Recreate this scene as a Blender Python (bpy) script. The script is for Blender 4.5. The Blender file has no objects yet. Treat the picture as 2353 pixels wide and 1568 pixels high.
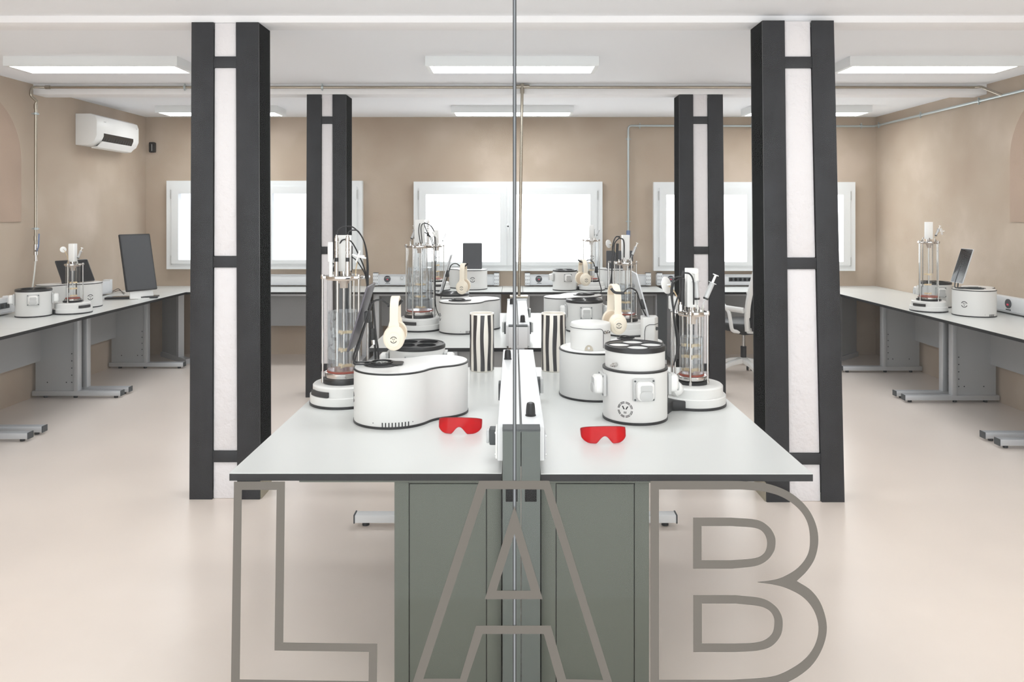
import bpy, bmesh, math, random
from math import pi, sin, cos, sqrt, atan2, radians as R
from mathutils import Matrix, Vector
random.seed(7)
C = bpy.context.scene.collection
SC = bpy.context.scene
# ---------------------------------------------------------------- camera, light, exposure
F = 1780.0; CX = 1180.0; CY = 490.0; EYE = 1.55
cam = bpy.data.cameras.new('camera'); camo = bpy.data.objects.new('camera', cam); C.objects.link(camo)
camo.location = (0, 0, EYE); camo.rotation_euler = (pi/2, 0, 0)
cam.sensor_width = 36; cam.lens = F/2353*36
cam.shift_x = (1176.5-CX)/2353; cam.shift_y = (CY-784)/2353
cam.clip_start = 0.05; cam.clip_end = 100
SC.camera = camo
world = bpy.data.worlds.new('world'); SC.world = world; world.use_nodes = True
bg = world.node_tree.nodes['Background']
bg.inputs['Color'].default_value = (.965, .98, 1.0, 1); bg.inputs['Strength'].default_value = 1.9
SC.view_settings.view_transform = 'Standard'; SC.view_settings.look = 'None'
SC.view_settings.exposure = 0.42; SC.view_settings.gamma = 1
LAMP_E = 10.5; WIN_E = 2.6
SC.cycles.transparent_max_bounces = 48; SC.cycles.max_bounces = 10; SC.cycles.transmission_bounces = 10

def at(px, py, Y):      # point seen at (px,py) of the photo, Y metres away
    return Vector(((px-CX)*Y/F, Y, EYE-(py-CY)*Y/F))
def on(px, py, z=0.75): # point on the horizontal plane z
    Y = (EYE-z)*F/(py-CY); return Vector(((px-CX)*Y/F, Y, z))

# ---------------------------------------------------------------- materials
def srgb(r, g, b):
    f = lambda c: (c/255/12.92) if c/255 <= .04045 else ((c/255+.055)/1.055)**2.4
    return (f(r), f(g), f(b), 1)
M = {}
def mat(name, col, rough=.5, metal=0, spec=.5, bump=0, bscale=40, var=0, vscale=3, coat=0):
    m = bpy.data.materials.new(name); m.use_nodes = True; M[name] = m
    nt = m.node_tree; p = nt.nodes['Principled BSDF']
    if len(col) == 3: col = (*col, 1)
    p.inputs['Base Color'].default_value = col; p.inputs['Roughness'].default_value = rough
    p.inputs['Metallic'].default_value = metal; p.inputs['Specular IOR Level'].default_value = spec
    p.inputs['Coat Weight'].default_value = coat
    tc = nt.nodes.new('ShaderNodeTexCoord')
    if var:
        n = nt.nodes.new('ShaderNodeTexNoise'); n.inputs['Scale'].default_value = vscale; n.inputs['Detail'].default_value = 6
        n.inputs['Roughness'].default_value = .6
        nt.links.new(tc.outputs['Object'], n.inputs['Vector'])
        r = nt.nodes.new('ShaderNodeValToRGB'); nt.links.new(n.outputs['Fac'], r.inputs['Fac'])
        r.color_ramp.elements[0].position = .3; r.color_ramp.elements[1].position = .72
        r.color_ramp.elements[0].color = tuple(max(0, c*(1-var)) for c in col[:3])+(1,)
        r.color_ramp.elements[1].color = tuple(min(1, c*(1+var)) for c in col[:3])+(1,)
        nt.links.new(r.outputs['Color'], p.inputs['Base Color'])
    if bump:
        n = nt.nodes.new('ShaderNodeTexNoise'); n.inputs['Scale'].default_value = bscale; n.inputs['Detail'].default_value = 5
        nt.links.new(tc.outputs['Object'], n.inputs['Vector'])
        b = nt.nodes.new('ShaderNodeBump'); b.inputs['Strength'].default_value = bump; b.inputs['Distance'].default_value = .01
        nt.links.new(n.outputs['Fac'], b.inputs['Height']); nt.links.new(b.outputs['Normal'], p.inputs['Normal'])
    return m
def emis(name, col, s):
    m = mat(name, col, .4); p = m.node_tree.nodes['Principled BSDF']
    p.inputs['Emission Color'].default_value = (*col[:3], 1); p.inputs['Emission Strength'].default_value = s
    return m
mat('plaster_wall', srgb(186, 166, 144), .85, spec=.2, bump=.15, bscale=14, var=.10, vscale=1.3)
# two-tone mottling on the wall plaster
nt = M['plaster_wall'].node_tree; rr = [n for n in nt.nodes if n.type == 'VALTORGB'][0]
rr.color_ramp.elements[0].color = srgb(180, 161, 143); rr.color_ramp.elements[1].color = srgb(208, 192, 176)
e = rr.color_ramp.elements.new(.52); e.color = srgb(190, 174, 156)
mat('arch_plaster', srgb(180, 158, 141), .9, spec=.2, bump=.35, bscale=9, var=.08, vscale=2)
mat('floor_resin', srgb(242, 230, 220), .26, spec=.45, bump=.03, bscale=30, var=.035, vscale=1.6)
mat('ceiling_paint', srgb(248, 250, 254), .9, spec=.1, bump=.05, bscale=6)
mat('beam_paint', srgb(249, 249, 251), .8, spec=.2, bump=.25, bscale=12)
mat('rough_plaster', srgb(236, 233, 235), .85, spec=.2, bump=.9, bscale=26)
mat('black_steel', srgb(36, 37, 41), .5, spec=.4, bump=.10, bscale=160, var=.32, vscale=7)
mat('black_web', srgb(8, 8, 9), .6, spec=.3)
mat('recess_shade_black', (.002, .002, .002), .9, spec=.05)  # near-black that paints the shade of the column recess
mat('raw_steel', srgb(176, 168, 148), .6, spec=.3, var=.1, vscale=20)
mat('worktop', srgb(222, 224, 222), .28, spec=.4)
mat('worktop_edge', srgb(24, 24, 26), .35, spec=.4, var=.2, vscale=30)
mat('alu', srgb(205, 207, 210), .38, metal=.35, spec=.5)
mat('grey_panel', srgb(178, 179, 180), .5, spec=.4)
mat('grey_cap', srgb(72, 76, 78), .6)
mat('cabinet', srgb(90, 94, 86), .5, spec=.4)
mat('channel_white', srgb(232, 234, 236), .4, spec=.4)
mat('post_green', srgb(90, 96, 92), .4, spec=.4)
mat('device_white', srgb(229, 229, 227), .35, spec=.45)
mat('device_top', srgb(244, 244, 243), .3, spec=.45)
mat('black_plastic', srgb(28, 28, 30), .35, spec=.5)
mat('black_gloss', srgb(14, 14, 16), .08, spec=.6)
mat('vent_mesh', srgb(60, 58, 58), .8, bump=.6, bscale=300)
mat('chrome', (.60, .585, .57), .10, metal=1)
mat('steel_pipe', srgb(176, 168, 154), .25, metal=.9)
mat('galv', srgb(190, 200, 202), .35, metal=.6)
mat('white_plastic', srgb(244, 244, 242), .35, spec=.5)
mat('grey_plastic', srgb(196, 197, 196), .35, spec=.5)
mat('clear_plastic', srgb(238, 240, 240), .2, spec=.5)
mat('glaze', srgb(247, 242, 232), .2, spec=.5, coat=.3)
mat('cream', srgb(244, 234, 216), .45, spec=.4)
mat('cream_dark', srgb(222, 203, 178), .5, spec=.4)
mat('impeller', srgb(232, 210, 170), .5)
mat('rim_red', srgb(120, 8, 18), .3)
mat('gasket', srgb(150, 70, 55), .5)
mat('beige_seal', srgb(200, 184, 170), .5)
mat('hose', srgb(226, 226, 220), .3)
mat('hose_amber', srgb(214, 190, 150), .3)
mat('tablet_back', srgb(74, 75, 79), .45, spec=.4)
mat('tablet_dark', srgb(84, 80, 88), .3, spec=.6, metal=.3)
mat('screen', srgb(38, 38, 42), .12, spec=.6)
mat('screen_matt', srgb(70, 71, 75), .35, spec=.4)
mat('window_frame', srgb(238, 241, 242), .4, spec=.4)
mat('stripe_black', srgb(50, 49, 52), .18, spec=.6, coat=.3)
mat('chair_black', srgb(28, 28, 30), .5)
mat('blue_tape', srgb(120, 136, 170), .4)
mat('vinyl', srgb(97, 93, 87), .7, spec=.15)
mat('joint_dark', srgb(28, 29, 30), .3); mat('joint_light', srgb(120, 124, 126), .2)
emis('lamp_glow', (.95, .975, 1), LAMP_E)
emis('window_glow', (.97, .985, 1), WIN_E)
emis('window_glow_dim', (.90, .93, 1), .62)
emis('led_red', (.7, .05, .1), .15)
def thin(name, tint, gloss_col=(1, 1, 1), fac_boost=0.0, rough=0.0, ior=1.45):
    m = bpy.data.materials.new(name); m.use_nodes = True; M[name] = m; nt = m.node_tree
    nt.nodes.clear(); out = nt.nodes.new('ShaderNodeOutputMaterial'); mx = nt.nodes.new('ShaderNodeMixShader')
    t = nt.nodes.new('ShaderNodeBsdfTransparent'); g = nt.nodes.new('ShaderNodeBsdfGlossy'); f = nt.nodes.new('ShaderNodeFresnel')
    f.inputs['IOR'].default_value = ior; t.inputs['Color'].default_value = (*tint, 1)
    g.inputs['Roughness'].default_value = rough; g.inputs['Color'].default_value = (*gloss_col, 1)
    if fac_boost:
        a = nt.nodes.new('ShaderNodeMath'); a.operation = 'ADD'; a.inputs[1].default_value = fac_boost; a.use_clamp = True
        nt.links.new(f.outputs['Fac'], a.inputs[0]); nt.links.new(a.outputs[0], mx.inputs['Fac'])
    else: nt.links.new(f.outputs['Fac'], mx.inputs['Fac'])
    nt.links.new(t.outputs[0], mx.inputs[1]); nt.links.new(g.outputs[0], mx.inputs[2]); nt.links.new(mx.outputs[0], out.inputs['Surface'])
    return m
thin('partition_glass', (.985, .99, .985), (.7, .7, .7), 0, 0, 1.17)
thin('vessel_glass', (.955, .965, .97), (1, 1, 1), .03)
def facing(name, lo, hi, pw):   # symmetric grazing reflection for single-sheet glass
    nt = M[name].node_tree; mx = [n for n in nt.nodes if n.type == 'MIX_SHADER'][0]
    lw = nt.nodes.new('ShaderNodeLayerWeight'); lw.inputs['Blend'].default_value = .5
    p = nt.nodes.new('ShaderNodeMath'); p.operation = 'POWER'; p.inputs[1].default_value = pw
    q = nt.nodes.new('ShaderNodeMath'); q.operation = 'MULTIPLY_ADD'; q.inputs[1].default_value = hi; q.inputs[2].default_value = lo
    nt.links.new(lw.outputs['Facing'], p.inputs[0]); nt.links.new(p.outputs[0], q.inputs[0]); nt.links.new(q.outputs[0], mx.inputs['Fac'])
facing('vessel_glass', .04, .55, 4.0)
thin('syringe_clear', (.86, .88, .89), (1, 1, 1), .12, .15)
nt = M['syringe_clear'].node_tree; dd = nt.nodes.new('ShaderNodeBsdfDiffuse'); dd.inputs['Color'].default_value = (.85, .86, .87, 1)
mxn = [n for n in nt.nodes if n.type == 'MIX_SHADER'][0]; m2 = nt.nodes.new('ShaderNodeMixShader'); m2.inputs['Fac'].default_value = .45
on_ = [n for n in nt.nodes if n.type == 'OUTPUT_MATERIAL'][0]
nt.links.new(mxn.outputs[0], m2.inputs[1]); nt.links.new(dd.outputs[0], m2.inputs[2]); nt.links.new(m2.outputs[0], on_.inputs['Surface'])
m = bpy.data.materials.new('water'); m.use_nodes = True; M['water'] = m; nt = m.node_tree; nt.nodes.clear()
o_ = nt.nodes.new('ShaderNodeOutputMaterial'); g_ = nt.nodes.new('ShaderNodeBsdfGlass'); t_ = nt.nodes.new('ShaderNodeBsdfTransparent'); x_ = nt.nodes.new('ShaderNodeMixShader')
g_.inputs['IOR'].default_value = 1.33; g_.inputs['Color'].default_value = (.97, .985, 1, 1); g_.inputs['Roughness'].default_value = 0
t_.inputs['Color'].default_value = (.93, .95, .97, 1); x_.inputs['Fac'].default_value = .45
nt.links.new(t_.outputs[0], x_.inputs[1]); nt.links.new(g_.outputs[0], x_.inputs[2]); nt.links.new(x_.outputs[0], o_.inputs['Surface'])
m = bpy.data.materials.new('red_lens'); m.use_nodes = True; M['red_lens'] = m; nt = m.node_tree; nt.nodes.clear()
o_ = nt.nodes.new('ShaderNodeOutputMaterial'); t_ = nt.nodes.new('ShaderNodeBsdfTransparent'); d_ = nt.nodes.new('ShaderNodeBsdfPrincipled'); x_ = nt.nodes.new('ShaderNodeMixShader')
t_.inputs['Color'].default_value = (.95, .02, .03, 1); d_.inputs['Base Color'].default_value = (.72, .002, .010, 1); d_.inputs['Roughness'].default_value = .12
x_.inputs['Fac'].default_value = .42
nt.links.new(t_.outputs[0], x_.inputs[1]); nt.links.new(d_.outputs[0], x_.inputs[2]); nt.links.new(x_.outputs[0], o_.inputs['Surface'])

# ---------------------------------------------------------------- mesh helpers
class MB:
    def __init__(s): s.v = []; s.f = []
    def add(s, vs, fs, mx=None):
        b = len(s.v)
        for p in vs:
            p = Vector(p); s.v.append(mx @ p if mx else p)
        for f in fs: s.f.append([i+b for i in f])
        return s
    def box(s, x0, x1, y0, y1, z0, z1, mx=None):
        return s.add([(x0,y0,z0),(x1,y0,z0),(x1,y1,z0),(x0,y1,z0),(x0,y0,z1),(x1,y0,z1),(x1,y1,z1),(x0,y1,z1)],
                     [(0,3,2,1),(4,5,6,7),(0,1,5,4),(1,2,6,5),(2,3,7,6),(3,0,4,7)], mx)
    def prism(s, pts, z0, z1, mx=None):
        n = len(pts)
        return s.add([(x,y,z0) for x,y in pts]+[(x,y,z1) for x,y in pts],
                     [list(range(n))[::-1], list(range(n,2*n))]+[(i,(i+1)%n,n+(i+1)%n,n+i) for i in range(n)], mx)
    def loft(s, rings, closed_ends=True, mx=None):
        n = len(rings[0]); vs = [p for r in rings for p in r]; fs = []
        for k in range(len(rings)-1):
            for i in range(n): fs.append((k*n+i, k*n+(i+1)%n, (k+1)*n+(i+1)%n, (k+1)*n+i))
        if closed_ends: fs.append(list(range(n))[::-1]); fs.append([ (len(rings)-1)*n+i for i in range(n)])
        return s.add(vs, fs, mx)
    def lathe(s, prof, n=48, mx=None, cx=0, cy=0, caps=True):
        rings = [[(cx+r*cos(2*pi*i/n), cy+r*sin(2*pi*i/n), z) for i in range(n)] for r, z in prof]
        return s.loft(rings, caps, mx)
    def cyl(s, x, y, z0, z1, r, n=24, r2=None, mx=None):
        return s.lathe([(r, z0), (r if r2 is None else r2, z1)], n, mx, x, y)
    def rod(s, a, b, r, n=12, r2=None):
        a = Vector(a); b = Vector(b); d = b-a; q = d.to_track_quat('Z', 'Y').to_matrix().to_4x4(); q.translation = a
        return s.cyl(0, 0, 0, d.length, r, n, r2, q)
    def tube(s, pts, r, n=10):
        pts = [Vector(p) for p in pts]; rings = []; up = None
        for i, p in enumerate(pts):
            t = (pts[min(i+1, len(pts)-1)]-pts[max(i-1, 0)])
            if t.length < 1e-9: t = Vector((0, 0, 1))
            t.normalize()
            if up is None: up = t.orthogonal().normalized()
            up = (up-t*up.dot(t)); up = up.normalized() if up.length > 1e-6 else t.orthogonal().normalized()
            w = t.cross(up)
            rings.append([p+(up*cos(2*pi*k/n)+w*sin(2*pi*k/n))*r for k in range(n)])
        return s.loft(rings)
def smooth_path(pts, n=6):
    pts = [Vector(p) for p in pts]; out = []
    P = [pts[0]*2-pts[1]]+pts+[pts[-1]*2-pts[-2]]
    for i in range(1, len(P)-2):
        a, b, c, d = P[i-1], P[i], P[i+1], P[i+2]
        for k in range(n):
            t = k/n
            out.append(.5*((2*b)+(c-a)*t+(2*a-5*b+4*c-d)*t*t+(3*b-a-3*c+d)*t**3))
    out.append(pts[-1]); return out
def round_path(pts, r=.03, n=5):   # polyline with rounded corners
    pts = [Vector(p) for p in pts]; out = [pts[0]]
    for i in range(1, len(pts)-1):
        a = (pts[i-1]-pts[i]); b = (pts[i+1]-pts[i]); k = min(r, a.length*.45, b.length*.45)
        p0 = pts[i]+a.normalized()*k; p2 = pts[i]+b.normalized()*k
        for j in range(n+1):
            t = j/n; out.append(p0*(1-t)**2+pts[i]*2*t*(1-t)+p2*t*t)
    out.append(pts[-1]); return out
def rrect(w, h, r, n=5, cx=0, cy=0):
    o = []
    for sx, sy, a0 in ((1,1,0),(-1,1,90),(-1,-1,180),(1,-1,270)):
        for k in range(n+1):
            a = R(a0+90*k/n); o.append((cx+sx*(w/2-r)+r*cos(a), cy+sy*(h/2-r)+r*sin(a)))
    return o
def circ(r, n=48, cx=0, cy=0): return [(cx+r*cos(2*pi*i/n), cy+r*sin(2*pi*i/n)) for i in range(n)]
SPLIT = {'levelling_foot', 'screw_hole', 'port', 'screw', 'vane', 'keys', 'dip_tube', 'toggles', 'vent_slots', 'vent', 'base_link_', 'slots'}
NM = {'keys': 'key', 'toggles': 'toggle', 'vent_slots': 'vent_slot', 'slots': 'slot'}
def obj(name, mb, m, parent=None, **k):
    if name in SPLIT:
        n = len(mb.v); r = list(range(n))
        def fd(a):
            while r[a] != a: r[a] = r[r[a]]; a = r[a]
            return a
        for f in mb.f:
            for i in f[1:]: r[fd(i)] = fd(f[0])
        comp = {}
        for i in range(n): comp.setdefault(fd(i), []).append(i)
        out = None; fs = {}
        for f in mb.f: fs.setdefault(fd(f[0]), []).append(f)
        for c, vi in comp.items():
            q = MB(); ix = {v: j for j, v in enumerate(vi)}; q.v = [mb.v[i] for i in vi]; q.f = [[ix[i] for i in f] for f in fs.get(c, [])]
            o = obj1(NM.get(name, name), q, m, parent, **k); out = out or o
        return out
    return obj1(name, mb, m, parent, **k)
def obj1(name, mb, m, parent=None, bevel=0, world=False, ang=35, mx=None, label=None, seg=2):
    me = bpy.data.meshes.new(name)
    off = Vector((0, 0, 0))
    if world and parent:
        q = parent; inv = parent_world(parent).inverted(); vs = [inv @ v for v in mb.v]
    else: vs = mb.v
    if mx: vs = [mx @ Vector(v) for v in vs]
    me.from_pydata([tuple(v) for v in vs], [], mb.f)
    bm = bmesh.new(); bm.from_mesh(me); bmesh.ops.recalc_face_normals(bm, faces=bm.faces)
    if bevel:
        es = [e for e in bm.edges if len(e.link_faces) == 2 and e.calc_face_angle(0) > R(50)]
        bmesh.ops.bevel(bm, geom=es, offset=bevel, segments=seg, affect='EDGES', profile=.5, clamp_overlap=True)
    bm.to_mesh(me); bm.free()
    me.shade_smooth(); me.set_sharp_from_angle(angle=R(ang))
    me.materials.append(M[m]) if isinstance(m, str) else me.materials.append(m)
    o = bpy.data.objects.new(name, me); C.objects.link(o)
    if parent: o.parent = parent
    if label: o['label'] = label
    return o
def parent_world(o):
    m_ = Matrix.Translation(o.location) @ o.rotation_euler.to_matrix().to_4x4()
    return parent_world(o.parent) @ m_ if o.parent else m_
def thing(name, label, cat, loc=(0,0,0), rz=0, group=None):
    o = bpy.data.objects.new(name, None); C.objects.link(o); o.empty_display_size = .05
    o.location = loc; o.rotation_euler = (0, 0, rz); o['label'] = label; o['category'] = cat
    if group: o['group'] = group
    return o
def tag(o, label, cat, group=None):
    o['label'] = label; o['category'] = cat
    if group: o['group'] = group
    return o
def struct(o, label=None): o['kind'] = 'structure'; 
def sobj(name, mb, m, **k):
    o = obj(name, mb, m, **k); o['kind'] = 'structure'; return o
def fill(loops, z0, z1, mx=None):   # flat shape with holes -> MB solid (even-odd), local XY
    cu = bpy.data.curves.new('tmp', 'CURVE'); cu.dimensions = '2D'; cu.fill_mode = 'BOTH'; cu.extrude = (z1-z0)/2
    for lp in loops:
        sp = cu.splines.new('POLY'); sp.points.add(len(lp)-1); sp.use_cyclic_u = True
        for i, (x, y) in enumerate(lp): sp.points[i].co = (x, y, 0, 1)
    t = bpy.data.objects.new('tmp', cu); C.objects.link(t)
    dg = bpy.context.evaluated_depsgraph_get(); me = bpy.data.meshes.new_from_object(t.evaluated_get(dg))
    mb = MB(); T = Matrix.Translation((0, 0, (z0+z1)/2)); mb.add([T @ v.co for v in me.vertices], [list(p.vertices) for p in me.polygons], mx)
    bpy.data.objects.remove(t); bpy.data.curves.remove(cu); bpy.data.meshes.remove(me)
    return mb

# ---------------------------------------------------------------- room shell
XL, XR, YB, YF = -4.04, 3.98, 8.51, -.4
ZF, ZM, ZR = 2.62, 2.634, 2.606
sobj('floor', MB().box(XL-.2, XR+.2, -.5, YB+.2, -.1, 0), 'floor_resin')
cb = MB(); cb.box(XL-.2, XR+.2, YF, 4.28, ZF, 2.8); cb.box(XL-.2, XR+.2, 4.28, 6.6, ZM, 2.8); cb.box(XL-.2, XR+.2, 6.6, YB+.2, ZR, 2.8)
sobj('ceiling', cb, 'ceiling_paint')
sobj('wall_left', MB().box(XL-.2, XL, YF, YB+.2, 0, 2.8), 'plaster_wall')
sobj('wall_right', MB().box(XR, XR+.2, YF, YB+.2, 0, 2.8), 'plaster_wall')
wins = [(388, 835, 416, 618), (952, 1383, 418, 622), (1500, 1960, 419, 622)]
def wx(px): return (px-CX)*YB/F
def wz(py): return EYE-(py-CY)*YB/F
# back wall with three openings
wb = MB(); xs = [XL]; z0, z1 = wz(614), wz(424)
for a, b, c, d in wins: xs += [wx(a)+.03, wx(b)-.03]
xs.append(XR)
wb.box(XL, XR, YB, YB+.2, 0, z0); wb.box(XL, XR, YB, YB+.2, z1, 2.8)
for i in range(0, len(xs), 2): wb.box(xs[i], xs[i+1], YB, YB+.2, z0, z1)
sobj('wall_back', wb, 'plaster_wall')
# arched plaster fields on the side walls
for nm, x0, x1, ya, yb in (('trim_3', XL, XL+.012, 5.2, 6.34), ('trim_4', XR-.008, XR, 5.06, 6.2)):
    c = (ya+yb)/2; r = (yb-ya)/2
    pts = [(ya, 1.48), (yb, 1.48)]+[(c+r*cos(pi*k/24), 1.98+r*.92*sin(pi*k/24)) for k in range(25)]
    mx = Matrix(((0,0,1,0),(1,0,0,0),(0,1,0,0),(0,0,0,1)))
    sobj(nm, MB().prism(pts, x0, x1, mx), 'arch_plaster')
# beams
b = MB(); b.box(XL, XR, 4.20, 4.38, 2.583, ZM+.05); sobj('trim_1', b, 'beam_paint', bevel=.006)
b = MB(); b.box(XL+.0, XR, 6.51, 6.69, 2.548, ZM+.05); sobj('trim_2', b, 'beam_paint', bevel=.006)

# windows
def make_window(n, a, b_, c, d, dim=False):
    X0, X1, Z1, Z0 = wx(a), wx(b_), wz(c), wz(d); y = YB
    w = X1-X0; T = thing('window_%d' % n, '', '', ((X0+X1)/2, y, Z0)); del T['label']; del T['category']; T['kind'] = 'structure'
    h = Z1-Z0; hw = w/2
    fr = fill([[(-hw,0),(hw,0),(hw,h),(-hw,h)], [(-hw+.075,.075),(hw-.075,.075),(hw-.075,h-.075),(-hw+.075,h-.075)]], -.03, .06,
              Matrix(((1,0,0,0),(0,0,-1,0),(0,1,0,0),(0,0,0,1))))
    obj('window_frame', fr, 'window_frame', T, bevel=.004)
    for s in (-1, 1):
        xa, xb = (-hw+.06, -.012) if s < 0 else (.012, hw-.06)
        mx = Matrix(((1,0,0,0),(0,0,-1,0),(0,1,0,0),(0,0,0,1)))
        sa = obj('sash', fill([[(xa,.06),(xb,.06),(xb,h-.06),(xa,h-.06)], [(xa+.075,.10),(xb-.075,.10),(xb-.075,h-.14),(xa+.075,h-.14)]], -.02, .075, mx), 'window_frame', T, bevel=.006)
        obj('pane', MB().box(xa+.07, xb-.07, .0, .012, .095, h-.135), 'window_glow_dim' if (dim) else 'window_glow', sa)
        hx = -hw+.055 if s < 0 else hw-.055
        for hz in (.10, h-.15): obj('hinge', MB().cyl(hx, -.068, hz-.05, hz+.05, .007, 10), 'grey_plastic', sa)
    obj('centre_strip', MB().box(-.014, .014, -.085, -.02, .06, h-.06), 'window_frame', T, bevel=.004)
    hd = MB(); hd.box(-.018, .018, -.098, -.083, h/2-.03, h/2+.03); hd.box(-.01, .01, -.125, -.098, h/2-.01, h/2+.01); hd.box(-.01, .01, -.125, -.112, h/2-.11, h/2+.01)
    obj('handle', hd, 'window_frame', T, bevel=.003)
make_window(1, *wins[0], dim=True); make_window(2, *wins[1]); make_window(3, *wins[2])

# ---------------------------------------------------------------- glass partition and its lettering
YG = 1.30
for n, (x0, x1) in ((4, (-2.3, -.0012)), (5, (.0048, 2.3))):
    sobj('window_%d' % n, MB().box(x0, x1, YG, YG+.010, 0, ZF), 'partition_glass')
jt = MB(); jt.box(-.0012, .0002, YG, YG+.010, 0, ZF); jt.box(.0032, .0048, YG, YG+.010, 0, ZF)
sobj('trim_5', jt, 'joint_dark'); sobj('trim_6', MB().box(.0002, .0032, YG+.001, YG+.009, 0, ZF), 'joint_light')
def gl(pts): return [((x-CX)*YG/F, EYE-(y-CY)*YG/F) for x, y in pts]
def cr(pts, cusp=()):   # smooth curve where marked
    return pts
LL = [[(538,1107),(655,1107),(651,1477),(867,1480),(866,1586),(531,1581)], [(556,1126),(636,1126),(631,1495),(848,1498),(847,1566),(551,1562)]]
LA = [[(1101,1105),(1262,1105),(1411,1582),(1285,1582),(1249.6,1457),(1109,1457),(1067,1582),(944,1582)],
      [(1116.7,1124),(1249.6,1125),(1386,1563),(1301,1561),(1265.6,1438),(1094,1438),(1057,1560),(973,1560)],
      [(1182,1163),(1247,1377),(1114,1377)], [(1182,1227),(1220,1357.5),(1141,1357.5)]]
def sm2(pts, keep=2):
    # Catmull-Rom through points between sharp end runs
    P = [Vector((x, y, 0)) for x, y in pts]; return [(v.x, v.y) for v in smooth_path(P, 5)]
LB = [[(1494.4,1588),(1494.4,1105.6)]+sm2([(1680,1105.6),(1711,1106.5),(1762,1111.5),(1813,1131),(1850.6,1162),(1872.7,1200),(1880,1240.7),(1872.7,1281.5),(1854,1312),(1830.5,1335.2)])
      + sm2([(1830.5,1335.5),(1864.5,1358),(1888,1392),(1899.6,1441.4),(1889.7,1489),(1861,1533.3),(1812,1567),(1762,1582),(1680,1588)]),
      [(1514,1562.8),(1514,1125)]+sm2([(1680,1125),(1711,1125.5),(1762,1131),(1803,1145.5),(1837,1172),(1855.7,1203),(1861,1240.7),(1855.7,1275),(1833.6,1305),(1800,1326),(1772,1334),(1741,1337.8)])
      + sm2([(1741,1338.8),(1772,1342.7),(1806,1351.5),(1843.8,1371.6),(1869.3,1402),(1880.6,1441.3),(1872.7,1482),(1847,1517),(1803,1545),(1762,1557),(1680,1562.8)]),
      [(1592.5,1307),(1592.5,1190)]+sm2([(1680,1190),(1738.3,1195),(1765.6,1210),(1779.2,1230.5),(1781.6,1249),(1777.5,1268),(1762,1288),(1735,1301),(1680,1307)]),
      [(1611.9,1288),(1611.9,1209)]+sm2([(1680,1209),(1735,1213.5),(1755.4,1226),(1762.5,1247.5),(1757,1270),(1735,1283),(1680,1288)]),
      [(1593,1498.5),(1593,1368.2)]+sm2([(1690,1368.2),(1748.5,1375),(1779,1391),(1794.5,1412.4),(1798.2,1436),(1792.7,1462),(1772.3,1485),(1741.7,1495),(1690,1498.5)]),
      [(1612.5,1479.4),(1612.5,1387)]+sm2([(1690,1387),(1741.7,1392.7),(1765.5,1402),(1777.4,1417.5),(1779,1436),(1774,1456.6),(1755.3,1472),(1728,1478),(1690,1479.4)])]
mxg = Matrix(((1,0,0,0),(0,0,1,0),(0,1,0,0),(0,0,0,1)))
for lp, ch, ds in ((LL, 'L', 'large grey outlined vinyl letter L stuck on the glass partition'), (LA, 'A', 'large grey outlined vinyl letter A across the joint of the glass partition'), (LB, 'B', 'large grey outlined vinyl letter B stuck on the glass partition')):
    o = obj('vinyl_letter', fill([gl(l) for l in lp], YG-.0008, YG-.0002, mxg), 'vinyl'); tag(o, ds, 'letter', 'vinyl letters on the glass partition')

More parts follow.
